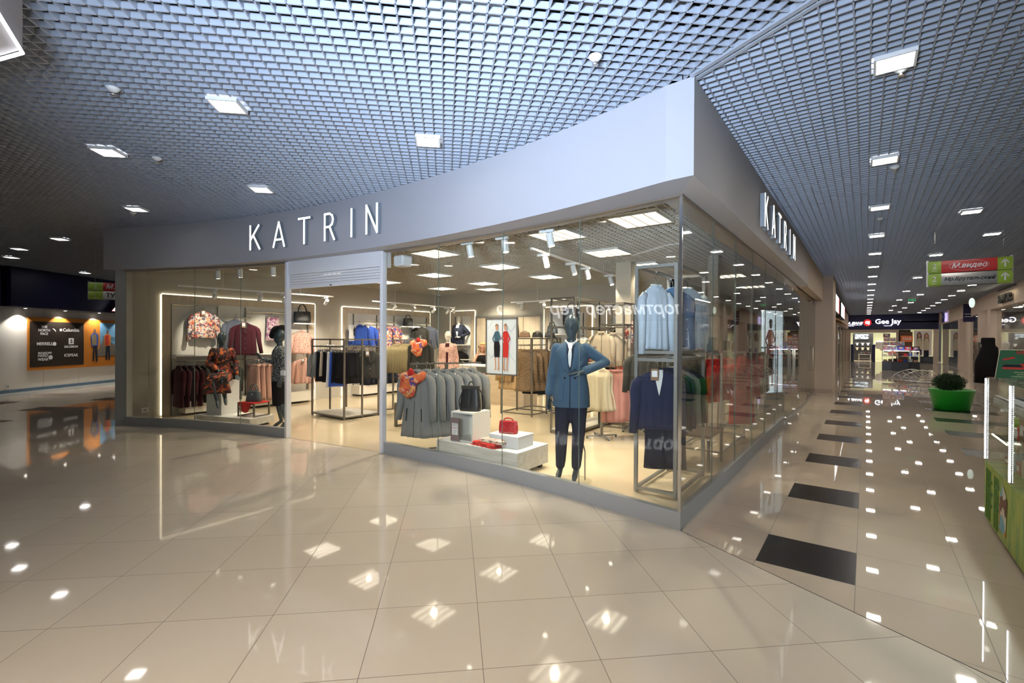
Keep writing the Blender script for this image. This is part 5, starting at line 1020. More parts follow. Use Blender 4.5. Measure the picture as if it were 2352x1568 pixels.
mb = MB(); limb(mb, [Vector((-.08, 0, .86)), Vector((-.08, 0, .2))], [.11, .07]); limb(mb, [Vector((.08, 0, .86)), Vector((.08, 0, .2))], [.11, .07]); mb.build('trousers', 'f_ink', t, remesh=.015)
# --- half figure on the lit wall shelf
t = thing('torso_mannequin', (-9.32, 7.28, .58), 'white torso mannequin in a shiny black jacket on the lit back wall', 'mannequin', rz=.35)
AR = {-1: ((-.22, .02, 1.14), (-.235, -.04, .92), (0, -.1, -1), (1, 0, 0), 1), 1: ((.34, .04, 1.24), (.10, -.15, 1.10), (-1, -.05, .1), (0, .3, -1), -1)}
mb0 = figure('body', 'mann_white', t, AR, {}, vox=.01)
b_, fy = coat_on(t, 'jacket', 'f_ink', [(.855, .19, .14), (1.0, .18, .13), (1.14, .155, .12), (1.31, .186, .148), (1.40, .190, .135), (1.445, .170, .105), (1.475, .125, .085), (1.505, .075, .07)], AR, trim=.05, vox=.012)
mb = MB(); mb.strip([(1.50, -.05, .05), (1.42, -.05, .05), (1.25, -.03, .03), (1.12, -.004, .004)], fy, .002, .006); mb.build('shirt_front', 'f_white', b_)
# --- woman at the cash desk
t = thing('person', (-7.42, 6.22, -.28), 'blonde woman in a dark top sitting behind the cash desk holding a phone', 'person', rz=.55)
AR = {-1: ((-.20, -.26, 1.27), (-.10, -.14, 1.56), (.25, .25, 1), (1, 0, 0), 1), 1: ((.21, -.26, 1.27), (.115, -.10, 1.56), (-.2, .2, 1), (-1, 0, 0), -1)}
LG = {-1: ((-.1, -.38, .86), (-.1, -.36, .48), (-.1, -.46, .42)), 1: ((.1, -.38, .86), (.1, -.36, .48), (.1, -.46, .42))}
figure('body', 'skin', t, AR, LG, vox=.009)
coat_on(t, 'blouse', 'f_black', [(.84, .18, .13), (1.0, .17, .13), (1.14, .14, .11), (1.31, .17, .135), (1.42, .165, .11), (1.46, .11, .08)], {}, vox=.012)
mb = MB(); mb.ell((0, .025, 1.725), (.092, .095, .092), 18, 12); mb.ell((0, .065, 1.62), (.095, .06, .13), 16, 10); mb.ell((-.07, .02, 1.63), (.03, .06, .11), 10, 8); mb.ell((.07, .02, 1.63), (.03, .06, .11), 10, 8); mb.ell((0, -.065, 1.765), (.07, .025, .03), 12, 8); mb.build('hair', 'blond', t, remesh=.01, smoothit=3)
mb = MB(); mb.box(-.105, -.11, 1.60, -.09, -.05, 1.72); mb.build('phone', 'black_gloss', t)
for s in (-1, 1): mb = MB(); mb.ell((s * .03, -.083, 1.69), (.013, .008, .007), 8, 6); mb.build('eye', 'black', t)
mb = MB(); mb.ell((0, -.09, 1.64), (.022, .008, .008), 10, 6); mb.build('lips', 'f_red', t)
# --- person half hidden between the racks
t = thing('person', (-1.62, 4.75, .0), 'dark haired person glimpsed behind the corner rack near the pillar', 'person', rz=-.6)
AR = {-1: ((-.2, -.1, 1.16), (-.12, -.25, 1.1), (.5, -.8, 0), (0, 0, -1), 1), 1: ((.2, -.1, 1.16), (.12, -.25, 1.1), (-.5, -.8, 0), (0, 0, -1), -1)}
LG = {-1: ((-.08, -.02, .49), (-.08, .03, .07), (-.1, -.12, .03)), 1: ((.08, -.02, .49), (.08, .03, .07), (.1, -.12, .03))}
figure('body', 'skin', t, AR, LG, vox=.01); t.scale = (.93,) * 3
coat_on(t, 'dress', 'f_black', [(.45, .15, .13), (.86, .18, .14), (1.0, .17, .13), (1.14, .15, .115), (1.31, .175, .14), (1.42, .17, .12), (1.47, .11, .08)], AR, trim=.12, vox=.013)
mb = MB(); mb.ell((0, .03, 1.72), (.09, .095, .095), 16, 10); mb.ell((0, .07, 1.6), (.08, .05, .12), 14, 8); mb.build('hair', 'black', t, remesh=.012)
# ================================================================ LEFT WING: sports shop front and banner
def V2(x, y): return Vector((x, y, 0))
A0 = V2(-18.45, -1.87)
def wallseg(p, q, z0, z1, th, m, nm, kind=True):
    d = (V2(*q) - V2(*p)).normalized(); n = Vector((d.y, -d.x, 0)); mb = MB(); a, b = V2(*p), V2(*q)
    mb.prism([tuple(v)[:2] for v in (a, b, b - n * th, a - n * th)], z0, z1); return struct(nm, mb, m)
wallseg((-18.45, -1.87), (-24.2, 6.0), 0, 2.5, .15, 'mall_white', 'wall_left')
wallseg((-18.20, -1.68), (-24.0, 6.2), 2.5, ZC + .3, .5, 'navy', 'wall_left')
wallseg((-18.44, -1.86), (-24.19, 6.02), 0, .09, .02, mat('blue_trim', (.12, .22, .34), .5), 'baseboard_left')
for s_ in (1.25, 2.45, 3.65): q = A0 + wd * s_; wallseg((q.x, q.y), tuple((q + wd * .006)[:2]), .09, 2.5, -.004, 'tan_wall', 'trim_6')
wallseg((-13.6, -11.6), (-18.20, -1.87), 2.5, ZC + .3, .5, 'navy', 'wall_back')
wallseg((-13.6, -11.6), (-18.45, -1.87), 0, 2.5, .15, 'black_gloss', 'wall_back')
wallseg((-5.5, -18.6), (-13.6, -11.6), 2.45, ZC + .5, .5, 'navy', 'wall_back')
wallseg((-5.2, -18.5), (-13.5, -11.8), 0, 2.45, .15, 'mall_white', 'wall_back')
t = thing('shop_sign', (-11.2, -13.55, 2.98), 'white lit Cyrillic shop name reflected in the curved window', 'shop sign', rz=2.434)
text('Спортмастер', .74, 'sign_refl' if 'sign_refl' in MATS else mat('sign_refl', (1, 1, 1), .5, emit=6).name, t, (0, 0, 0), ext=.02, bold=.014, shear=.2)
# banner
t = thing('banner', tuple(A0 + wd * .74 + wn_ * .02 + Vector((0, 0, .61))), 'orange banner with white brand logos and two hikers on the far left wall', 'banner', rz=2.203)
def plate(parent, nm, x0, z0, x1, z1, m, y=-.004, th=.003): mb = MB(); mb.box(x0, y - th, z0, x1, y, z1); return mb.build(nm, m, parent)
plate(t, 'backing', 0, 0, 4.6, 1.62, mat('orange', (.62, .22, .03), .5), y=-.0, th=.02)
plate(t, 'dark_panel', .06, .1, 1.86, 1.49, mat('brown_dark', (.035, .025, .02), .5), y=-.021)
for s, x, z, sz in (('THE\nNORTH\nFACE', .50, 1.22, .105), ('Columbia', 1.40, 1.24, .15), ('MERRELL', .52, .80, .13), ('SALOMON', 1.40, .70, .10), ('MOUNTAIN', .52, .52, .08), ('HARD\nWEAR', .46, .38, .12), ('ICEPEAK', 1.40, .42, .13)):
    text(s, sz, 'paper', t, (x, -.027, z), ext=.001, bold=.003, name='logo')
def disc(parent, nm, x, z, r, m, y=-.026, n=20, part=1.0):
    mb = MB(); mb.xzplate([(x + r * math.cos(2 * pi * part * k / n), z + r * math.sin(2 * pi * part * k / n)) for k in range(n)], y - .003, y); return mb.build(nm, m, parent)
disc(t, 'logo', .76, 1.17, .12, 'paper', part=.27); disc(t, 'logo', .83, .80, .06, 'paper'); disc(t, 'logo', .70, .38, .07, 'paper')
plate(t, 'logo', 1.31, .78, 1.49, .98, 'paper', y=-.026); text('S', .17, 'brown_dark', t, (1.40, -.031, .88), ext=.001, bold=.004, name='logo'); plate(t, 'logo', 1.0, 1.2, 1.08, 1.28, 'paper', y=-.026)
plate(t, 'photo_sky', 2.5, .75, 3.35, 1.52, mat('sky_print', (.16, .38, .62), .5), y=-.022)
mb = MB(); mb.xzplate([(2.3, .35), (2.65, 1.0), (3.1, .75), (3.9, .55), (3.9, .35)], -.026, -.023); mb.build('photo_rock', mat('rock_print', (.20, .17, .14), .6), t)
mb = MB(); mb.xzplate([(2.6, .95), (3.35, .85), (3.35, 1.0), (2.6, 1.06)], -.0255, -.0225); mb.build('photo_lake', mat('lake_print', (.10, .22, .32), .6), t)
def hiker(x, z, h, cj, cb):
    for nm, poly, c in (('hiker_leg', [(-.05, .48), (-.08, .02), (-.02, .0), (.01, .48)], 'f_ink'), ('hiker_leg', [(.01, .48), (.04, 0), (.1, .0), (.09, .48)], 'f_ink'), ('hiker_body', [(-.11, .46), (-.13, .8), (-.06, .86), (.07, .86), (.13, .78), (.11, .46)], cj), ('hiker_pack', [(-.09, .5), (-.1, .82), (.06, .83), (.06, .5)], cb), ('hiker_head', [(-.035, .87), (-.04, .95), (0, 1), (.045, .95), (.035, .87)], 'f_brown')):
        mb = MB(); mb.xzplate([(x + a * h, z + b * h) for a, b in poly], -.031, -.028); mb.build(nm, c, t)
hiker(2.28, .17, 1.15, 'f_blue', 'f_beige'); hiker(2.80, .20, 1.08, 'orange', 'f_red')
for k, s_ in enumerate((.5, 1.75, 3.0, 4.2)):
    p = A0 + wd * s_ + wn_ * .22 + Vector((0, 0, 2.46)); u = thing('wall_spotlight', p, 'small recessed downlight over the orange banner, %s from left' % ORD[k], 'ceiling light', 'downlights above the banner')
    mb = MB(); mb.lathe([(.05, 0), (.055, .04)], n=14); mb.build('body', 'white_metal', u); mb = MB(); mb.lathe([(.035, -.003), (.035, -.001)], n=12); mb.build('lens', 'spot_face', u)
    l = bpy.data.lights.new('wall_spot', 'SPOT'); l.energy = 85; l.spot_size = 1.85; l.spot_blend = .35; l.color = (1, .93, .82); l.shadow_soft_size = .03; o = bpy.data.objects.new('wall_spot', l); COL.objects.link(o); o.parent = u; o.location = (0, 0, -.01); o.rotation_euler = (0, -.15 * 0, 0)
t = thing('wall_socket', tuple(A0 + wd * .2 + wn_ * .01 + Vector((0, 0, .2))), 'white double socket low on the far left wall', 'socket', rz=2.203); plate(t, 'plate', -.05, -.06, .05, .06, 'pure_white', y=-.0, th=.012); plate(t, 'insert', -.02, -.03, .02, .03, 'rack_grey', y=-.012, th=.002)
t = thing('logo_sign', tuple(A0 + wd * 3.72 + wn_ * .5 + Vector((0, 0, 2.55))), 'glowing white and red triangular logo on the navy bulkhead', 'shop sign', rz=2.203)
mb = MB(); mb.xzplate([(-.55, 0), (-.05, .48), (.45, 0), (.2, 0), (-.05, .16), (-.3, 0)], -.10, -.02); mb.build('lit_face', mat('logo_white', (1, 1, 1), .5, emit=2.2), t); mb = MB(); mb.xzplate([(-.57, -.02), (-.05, .54), (.47, -.02)], -.02, .0); mb.build('red_backing', 'red_paint', t)
# ================================================================ HANGING DIRECTION SIGNS
def direction_sign(loc, rz, W, H, label, rows, wires=1.0, left=False):
    t = thing('direction_sign', loc, label, 'sign', rz=rz); h = H / 2 - .006
    for r, (z0, num, mid, mtxt, tm, sh) in enumerate(((h + .012, *rows[0]), (0, *rows[1]))):
        prof = [(-.045 - .018 * math.sin(pi * k / 8), z0 + h * k / 8) for k in range(9)]
        def seg(nm, x0, x1, m, off=0):
            mb = MB(); n = len(prof); vs = [(x, y - off, z) for x in (x0, x1) for y, z in prof] + [(x, .045 + .0, z) for x in (x0, x1) for y, z in prof]
            fs = []
            for i in range(n - 1):
                fs.append((i, n + i, n + i + 1, i + 1)); fs.append((2 * n + i, 2 * n + i + 1, 3 * n + i + 1, 3 * n + i)); fs.append((i, i + 1, 2 * n + i + 1, 2 * n + i)); fs.append((n + i, 3 * n + i, 3 * n + i + 1, n + i + 1))
            fs.append((0, 2 * n, 3 * n, n)); fs.append((n - 1, 2 * n - 1, 4 * n - 1, 3 * n - 1)); mb.add(vs, fs); return mb.build(nm, m, t)
        k = .17 * W; seg('casing', 0, W, 'green_sign'); zc = z0 + h / 2; y = -.066
        seg('name_panel', k, W - k, mid, .0025)
        text(num, h * .62, 'paper', t, (k * .5, y, zc + .01), ext=.001, name='numeral'); mb = MB(); mb.bar((k * .3, y, z0 + h * .18), (k * .7, y, z0 + h * .18), .004, .008); mb.build('caption_bar', 'paper', t)
        text(mtxt, h * (.75 if left else .52 if len(mtxt) < 9 else .38), tm, t, (k + .05 if left else W / 2, y - .003, zc), ext=.001, shear=sh, bold=.002, name='lettering', align='LEFT' if left else 'CENTER')
        if r == 0 and not left:
            mb = MB(); P = [(W / 2 + .33 * W * .72 * math.cos(a), y - .001, zc + h * .40 * math.sin(a)) for a in [2 * pi * i / 28 for i in range(29)]]; mb.tube(P, .0025, 5); mb.build('oval', 'paper', t)
        if not left:
            ax = W - k * .5; mb = MB(); mb.bar((ax, y, z0 + h * .2), (ax, y, z0 + h * .78), .003, .02, up=(1, 0, 0)); mb.bar((ax, y, z0 + h * .8), (ax - .045, y, z0 + h * .52), .003, .02, up=(1, 0, 0)); mb.bar((ax, y, z0 + h * .8), (ax + .045, y, z0 + h * .52), .003, .02, up=(1, 0, 0)); mb.build('arrow', 'paper', t)
    for x in (0, W): mb = MB(); mb.box(x - .012, -.05, -.01, x + .012, .05, H + .02); mb.build('end_cap', 'steel', t)
    mb = MB()
    for x in (.1, W - .1): mb.tube([(x, 0, H), (x, 0, ZC - loc[2])], .003, 5)
    mb.build('wire', 'steel', t); return t
direction_sign((2.14, 7.0, 2.59), 0, 1.05, .43, 'green hanging sign with red upper panel and grey lower panel over the corridor', (('2', 'red_paint', 'М.видео', 'paper', .3), ('2', 'rack_grey', 'Мр.Брутальский', 'black', .35)))
direction_sign((-12.41, -1.22, 2.46), 1.05, 1.5, .37, 'green hanging sign with red and white panels half hidden behind the left pillar', (('2', 'red_paint', 'М.видео', 'paper', .3), ('i', 'pure_white', 'ТУАЛЕТ', 'black', 0)), left=True)
for nm, loc, lb in (('exit_sign', (2.85, 22.5, 3.32), 'small green running man exit sign far down the corridor'),):
    t = thing(nm, loc, lb, 'sign'); mb = MB(); mb.box(-.13, -.02, 0, .13, .02, .12); mb.build('casing', 'pure_white', t); mb = MB(); mb.box(-.115, -.024, .012, .115, -.02, .108); mb.build('face', mat('exit_green', (.02, .35, .12), .5, emit=.4), t)
    mb = MB(); mb.bar((-.02, -.026, .05), (.05, -.026, .05), .002, .02); mb.bar((.0, -.026, .05), (.0, -.026, .11), .02, .02); mb.build('pictogram', 'paper', t); mb = MB(); mb.tube([(-.1, 0, .12), (-.1, 0, .31)], .004, 5); mb.tube([(.1, 0, .12), (.1, 0, .31)], .004, 5); mb.build('wire', 'steel', t)
t = thing('hanging_lamp', (4.2, 18.5, 2.95), 'small oval white and green lamp hanging before the right hand shops', 'sign'); mb = MB(); mb.ell((0, 0, 0), (.08, .04, .17), 14, 10); mb.build('body', mat('lamp_soft', (.8, 1, .9), .5, emit=.8), t); mb = MB(); mb.tube([(0, 0, .17), (0, 0, .68)], .005, 5); mb.build('cord', 'steel', t)
# ================================================================ RIGHT FOREGROUND KIOSK
t = thing('kiosk', (2.66, .7, 0), 'glass sales kiosk with green bamboo base and white light strips at the right edge', 'kiosk')
m = bpy.data.materials.new('bamboo_print'); m.use_nodes = True; nt = m.node_tree; b = nt.nodes['Principled BSDF']; b.inputs['Roughness'].default_value = .35
tc = nd(nt, 'ShaderNodeTexCoord'); mp = nd(nt, 'ShaderNodeMapping'); mp.inputs['Scale'].default_value = (1, 5, .7); n1 = nd(nt, 'ShaderNodeTexNoise'); n1.inputs['Scale'].default_value = 2.2; n1.inputs['Detail'].default_value = 3; n1.inputs['Distortion'].default_value = 1.2
r1 = ramp(nt, [(.3, (.33, .42, .03)), (.5, (.28, .36, .03)), (.58, (.07, .25, .02)), (.7, (.36, .44, .05))], 'LINEAR'); nt.links.new(tc.outputs['Object'], mp.inputs[0]); nt.links.new(mp.outputs[0], n1.inputs[0]); nt.links.new(n1.outputs['Fac'], r1.inputs[0]); nt.links.new(r1.outputs[0], b.inputs['Base Color']); MATS['bamboo_print'] = m
mb = MB(); mb.box(-.5, -1.5, .04, .5, 1.23, .55); mb.build('base', 'bamboo_print', t)
mb = MB(); mb.box(-.46, -1.46, 0, .46, 1.19, .04); mb.build('plinth', 'black', t)
q = random.Random(4); mb = MB()
for k in range(9):
    y = 1.15 - k * .045 - (k > 4) * .1; mb.bar((-.502, y, .06), (-.502, y - .01, .5), .003, .012)
    for j in range(3):
        z = .2 + .1 * j + q.uniform(-.03, .03); mb.xzplate([(0, 0), (0, 0), (0, 0)], 0, 0) if 0 else mb.add([(-.503, y, z), (-.503, y - .05, z + .05), (-.503, y - .09, z + .02), (-.503, y - .04, z + .015)], [(0, 3, 2, 1)])
mb.build('bamboo_stalks', mat('bamboo_dark', (.06, .17, .03), .5), t)
mb = MB(); mb.add([(-.503, .62, .12), (-.503, .40, .10), (-.503, .35, .4), (-.503, .5, .5), (-.503, .6, .38)], [(0, 4, 3, 2, 1)]); mb.build('photo_print', patmat('products_print', [(0, (.55, .5, .42)), (.3, (.15, .08, .05)), (.45, (.6, .3, .1)), (.6, (.2, .4, .5)), (.75, (.5, .1, .08)), (.85, (.6, .58, .5))], 9), t)
for x0, y0, x1, y1, n_ in ((-.5, -1.5, -.494, 1.23, 'front_glass'), (-.5, 1.224, .5, 1.23, 'side_glass'), (-.5, -1.5, .5, 1.23, 'top_glass')):
    mb = MB()
    if n_ == 'top_glass': mb.box(x0, y0, 1.30, x1, y1, 1.308)
    else: mb.box(x0, y0, .55, x1, y1, 1.30)
    mb.build(n_, 'glass_clear', t)
for z in (.80, 1.07): mb = MB(); mb.box(-.49, -1.49, z, .35, 1.22, z + .008); mb.build('glass_shelf', 'glass_clear', t)
mb = MB(); mb.box(.35, -1.5, .55, .38, 1.22, 1.3); mb.build('back_panel', 'rack_grey', t)
for y in (1.222, .30, -.62):
    mb = MB(); mb.bar((-.49, y, .55), (-.49, y, 1.3), .02); mb.build('post', 'steel', t)
    mb = MB()
    for k in range(46): mb.box(-.506, y - .006, .565 + k * .016, -.500, y + .006, .565 + k * .016 + .009)
    mb.build('led_strip', 'led_cool', t)
q = random.Random(5); cols = ['f_pink', 'f_cream', 'f_olive', 'green_sign', 'f_white', 'f_red', 'f_tan', 'f_brown', 'f_lblue']; cn = ['pink', 'cream', 'olive', 'green', 'white', 'red', 'tan', 'brown', 'pale blue']
mat('jar', (.7, .72, .70), .15); 
def jar(c):
    t = thing('jar', (0, 0, 0), 'x', 'jar'); mb = MB(); mb.lathe([(.018, 0), (.02, .005), (.02, .045), (.014, .055)], n=12); mb.build('body', 'jar', t, smooth=True); mb = MB(); mb.lathe([(.016, .055), (.016, .07)], n=12); mb.build('lid', c, t); return t
row(jar('steel'), [(2.22, 1.86 - .055 * i, 1.079, 0) for i in range(24)], 'small clear jar, {n} from the far end of the kiosk shelf front', 'jars along the kiosk shelf', 'jar')
row(jar('black'), [(2.34, 1.85 - .06 * i, 1.079, 0) for i in range(20)], 'dark lidded jar, {n} from the far end of the kiosk shelf', 'dark lidded jars on the kiosk shelf', 'jar')
def prod(i, loc, w, d, h, where):
    c = i % len(cols); t = thing('product_box', loc, '%s product box, %s %s' % (cn[c], ORD[i // len(cols) * 0 + i % 20], where), 'box', rz=q.uniform(-.2, .2)); mb = MB(); mb.box(-w / 2, -d / 2, 0, w / 2, d / 2, h); mb.build('carton', cols[c], t, bevel=.002); mb = MB(); mb.box(-w / 2 - .001, -d * .35, h * .3, -w / 2, d * .35, h * .7); mb.build('label_print', 'paper', t)
for i in range(12): prod(i, (2.44, 1.8 - i * .13, 1.079), .06, .09, q.uniform(.1, .19), 'from the far end, back of the upper kiosk shelf')
for i in range(12): prod(i + 3, (2.34, 1.82 - i * .13, .809), .08, .1, q.uniform(.08, .2), 'from the far end on the middle kiosk shelf')
for i in range(12): prod(i + 6, (2.32, 1.82 - i * .13, .551), .08, .1, q.uniform(.06, .17), 'from the far end on the kiosk floor')
for k in range(3):
    l = bpy.data.lights.new('kiosk_added_fill', 'AREA'); l.shape = 'RECTANGLE'; l.size = .06; l.size_y = .7; l.energy = 14; l.color = (.85, .92, 1); o = bpy.data.objects.new('kiosk_added_fill', l); COL.objects.link(o); o.parent = t; o.location = (-.2, .75 - k * .9, 1.29)  # unseen area lights added under the top glass to brighten the goods
# leaning green notice on the kiosk top
t = thing('notice_board', (2.19, 1.75, 1.31), 'green framed soap notice standing on top of the kiosk at the right edge', 'sign'); t.rotation_euler = (-.12, 0, 0)
mb = MB(); mb.xzplate([(0, 0), (.9, 0), (.9, .25), (.035, .25)], -.004, .004); mb.build('panel', mat('board_green', (.01, .13, .06), .5), t)
mb = MB(); mb.bar((0, -.006, 0), (.035, -.006, .25), .004, .006); mb.bar((.035, -.006, .25), (.9, -.006, .25), .004, .006); mb.build('border', 'f_cream', t)
text('МЫЛО', .04, 'red_paint', t, (.20, -.007, .225), ext=.0005, bold=.001); text('МЯГКОЕ\nТРАВЯНОЕ\nМЫЛО', .026, 'paper', t, (.27, -.007, .175), ext=.0005)
mb = MB(); mb.xzplate([(.05, .17), (.12, .19), (.13, .175), (.055, .155)], -.008, -.005); mb.xzplate([(.15, .13), (.4, .14), (.4, .07), (.2, .07)], -.008, -.005); mb.xzplate([(.05, .08), (.19, .08), (.19, .098), (.05, .098)], -.008, -.005); mb.build('printed_soap', 'red_paint', t)
mb = MB(); mb.xzplate([(.045, .10), (.2, .10), (.17, .12), (.06, .12)], -.0075, -.005); mb.build('printed_shadow', 'f_ink', t)
for k, s in enumerate(('расслабление и тонус', 'увлажнение кожи', 'и питание для лица и тела')): text(s, .017, 'f_cream', t, (.21, -.007, .055 - k * .018), ext=.0004)
# black covered stand beside the kiosk
t = thing('covered_stand', (5.08, 22.0, 0), 'tall stand draped in black fabric in the distance behind the green notice', 'display stand'); mb = MB()
mb.rings([[(cx + a * (1 if abs(math.cos(u)) < 1 else 1) * math.copysign(abs(math.cos(u)) ** .6, math.cos(u)), b_ * math.copysign(abs(math.sin(u)) ** .6, math.sin(u)) * (1 + .06 * math.sin(9 * u) * (1.4 - z)), z) for u in [2 * pi * k / 32 for k in range(32)]] for cx, a, b_, z in ((0, .33, .3, 0), (0, .33, .28, .7), (.0, .32, .26, .85), (.06, .27, .2, 1.2), (.08, .24, .15, 1.38), (.06, .19, .12, 1.46), (.04, .20, .12, 1.55), (.04, .20, .12, 1.72), (.04, .17, .1, 1.77))]); mb.build('fabric_cover', 'black_fab', t, smooth=True)
# ================================================================ PLANTER, BENCH
t = thing('planter', (2.93, 11.3, 0), 'round bright green planter with a clipped bush in the corridor', 'plant pot')
mb = MB(); mb.lathe([(.31, 0), (.33, .02), (.42, .46), (.435, .48), (.405, .48), (.38, .44)], n=40, sy=1.15); mb.build('pot', 'green_pot', t, smooth=True, bevel=0)
mb = MB(); mb.lathe([(.38, .40), (.38, .42)], n=30, sy=1.15); mb.build('soil', 'f_brown', t)
t2 = thing('potted_bush', (2.88, 11.25, .42), 'dark green clipped round bush growing in the green planter', 'plant'); t2.scale = (.82,) * 3; mb = MB(); mb.tube([(0, 0, 0), (.01, 0, .18)], .025, 8)
for k in range(6): mb.tube([(0, 0, .05), (.14 * math.cos(k), .14 * math.sin(k), .22)], .012, 6)
mb.build('stem', 'f_brown', t2)
q = random.Random(9); mb = MB()
for k in range(3600):
    u, v = q.uniform(-1, 1), q.uniform(0, 2 * pi); r = q.uniform(.75, 1.04) * (1 + .08 * math.sin(5 * v + 6 * u)); s = math.sqrt(1 - u * u); p = Vector((.36 * r * s * math.cos(v), .36 * r * s * math.sin(v), .27 + .25 * r * u))
    a = Vector((q.uniform(-1, 1), q.uniform(-1, 1), q.uniform(-.6, 1))).normalized(); b_ = a.cross(Vector((q.uniform(-1, 1), q.uniform(-1, 1), q.uniform(-1, 1)))).normalized(); mb.add([p, p + a * .025 + b_ * .009, p + a * .05, p + a * .025 - b_ * .009], [(0, 1, 2, 3)])
mb.build('foliage', mat('leaf', (.018, .05, .012), .6, noise=.5, nscale=20), t2); mb = MB(); mb.ell((0, 0, .27), (.27, .27, .19), 16, 10); mb.build('inner_foliage', mat('leaf_in', (.008, .02, .006), .8), t2)
t = thing('bench', (2.9, 20.6, 0), 'curved openwork metal bench in the corridor behind the planter', 'bench', rz=.5); t.scale = (1, 1, .85)
for y in (-.3, .3):
    mb = MB(); mb.tube([(-.75 + 1.5 * k / 16, y, .12 + .45 * math.sin(pi * k / 16) ** .7) for k in range(17)], .022, 8); mb.tube([(-.75 + 1.5 * k / 16, y, .12 - .1 * math.sin(pi * k / 16)) for k in range(17)], .022, 8); mb.build('side_frame', 'steel', t, smooth=True)
for k in range(9):
    mb = MB(); f = k / 8; mb.tube([(-.65 + 1.3 * f, -.3, .14 + .4 * math.sin(pi * f)), (-.65 + 1.3 * min(1, f + .12), .3, .14 + .4 * math.sin(pi * min(1, f + .12)))], .014, 6); mb.tube([(-.65 + 1.3 * f, .3, .14 + .4 * math.sin(pi * f)), (-.65 + 1.3 * min(1, f + .12), -.3, .12)], .012, 6); mb.build('slat', 'steel', t)
for x in (-.3, .3): mb = MB(); mb.tube([(x + .14 * math.cos(a), -.3, .15 + .14 * math.sin(a)) for a in [2 * pi * k / 16 for k in range(17)]], .016, 6); mb.build('foot_ring', 'steel', t)
# ================================================================ CORRIDOR: left side beyond the pier
def stb(nm, m, *bx):
    mb = MB(); [mb.box(*b) for b in bx]; return struct(nm, mb, m)
stb('wall_left', 'beige_wall', (-.2, 15.4, 2.55, .15, 42, ZC))
stb('wall_left', 'wall_warm', (-2.6, 15.4, 0, -2.4, 42, 2.9), (-2.6, 15.4, 2.85, .1, 42, 2.9))
for i, (a, b) in enumerate(((15.5, 19), (19.2, 23), (23.2, 27), (27.2, 31), (31.2, 36), (36.2, 41.5))):
    mb = MB(); mb.box(0, a, .02, .012, b, 2.55); struct('window_%d' % (40 + i), mb, 'glass'); mb = MB(); mb.box(-.04, b, 0, .06, b + .2, 2.55); struct('trim_7', mb, 'beige_wall')
for i, (a, b) in enumerate(((9.0 + 6.6, 18.4), (20.2, 24.4))):
    t = thing('light_box_poster', (.3, (a + b) / 2, 2.95), 'glowing white advertising light box, %s along the left side of the corridor' % ('first', 'second')[i], 'sign box'); L_ = (b - a) / 2
    mb = MB(); mb.box(-.12, -L_, -.33, .13, L_, .33); mb.build('casing', 'black', t); mb = MB(); mb.box(.13, -L_ + .06, -.28, .14, L_ - .06, .28); mb.build('lit_face', 'logo_white', t); mb = MB(); mb.box(.13, L_ - .6, -.28, .142, L_ - .06, .28); mb.build('red_print', mat('red_lit', (.7, .05, .05), .5, emit=.8), t)
t = thing('awning', (.15, 18.5, 2.3), 'wooden slatted awning under the light boxes', 'awning'); mb = MB(); mb.add([(0, -3, .22), (.42, -3, .0), (.42, 3.5, 0), (0, 3.5, .22), (0, -3, .26), (.42, -3, .04), (.42, 3.5, .04), (0, 3.5, .26)], [(0, 3, 2, 1), (4, 5, 6, 7), (0, 1, 5, 4), (1, 2, 6, 5), (2, 3, 7, 6), (3, 0, 4, 7)]); mb.build('panel', mat('amber_wood', (.55, .30, .10), .5), t)
for k in range(8): mb = MB(); mb.bar((0, -2.8 + .85 * k, .2), (.44, -2.8 + .85 * k, -.02), .03); mb.build('rafter', 'f_tan', t)
for k in range(7):
    y = 16.2 + 3.3 * k; t = thing('shop_shelf', (-1.9, y, 0), 'warm lit shelf unit, %s along the left side shops of the corridor' % ORD[k], 'shelf'); mb = MB(); mb.box(-.3, -1.2, 0, -.25, 1.2, 2.2); mb.build('back_panel', 'amber_wood', t)
    for z in (.5, 1.0, 1.5): mb = MB(); mb.box(-.25, -1.2, z, .1, 1.2, z + .03); mb.build('shelf', 'wood_light', t)
    mb = MB(); mb.box(-.2, -1.1, 2.1, .0, 1.1, 2.13); mb.build('lamp_strip', 'led', t)
    for j in range(5): mb = MB(); mb.box(-.12, -.1, 0, .12, .1, .25 + .04 * j); tag(mb.build('product_box', cols[(j + k) % 9], loc=(-2.0, y - .9 + .45 * j, 1.03)), '%s box, %s from the near end, %s left side shelf unit' % (cn[(j + k) % 9], ORD[j], ORD[k]), 'box')
# end wall of the corridor
YE = 42.0
stb('wall_back', 'navy', (-3.2, YE, 2.48, 5.5, YE + .3, ZC + .1))
stb('wall_back', 'beige_wall', (-.75, YE, 0, -.55, YE + .3, 2.48), (.05, YE, 0, .3, YE + .3, 2.48), (.3, YE, 2.25, 3.25, YE + .3, 2.48), (3.1, YE, 0, 3.3, YE + .3, 2.25))
stb('wall_back', mat('green_wall', (.62, .66, .42), .7), (-3.2, YE + 5, 0, 5.6, YE + 5.2, 3.0)); stb('floor', 'floor_store', (-3.2, YE, .001, 5.6, YE + 5, .004)); stb('ceiling', 'mall_white', (-3.2, YE, 3.0, 5.6, YE + 5, 3.1))
row(ceil_light('x', .8), [(x, YE + 2.0, 2.97, 0) for x in (.2, 1.6, 3.2, 4.6)], 'bright ceiling lamp, {n} from the left inside the shop at the corridor end', 'lamps inside the end shop')
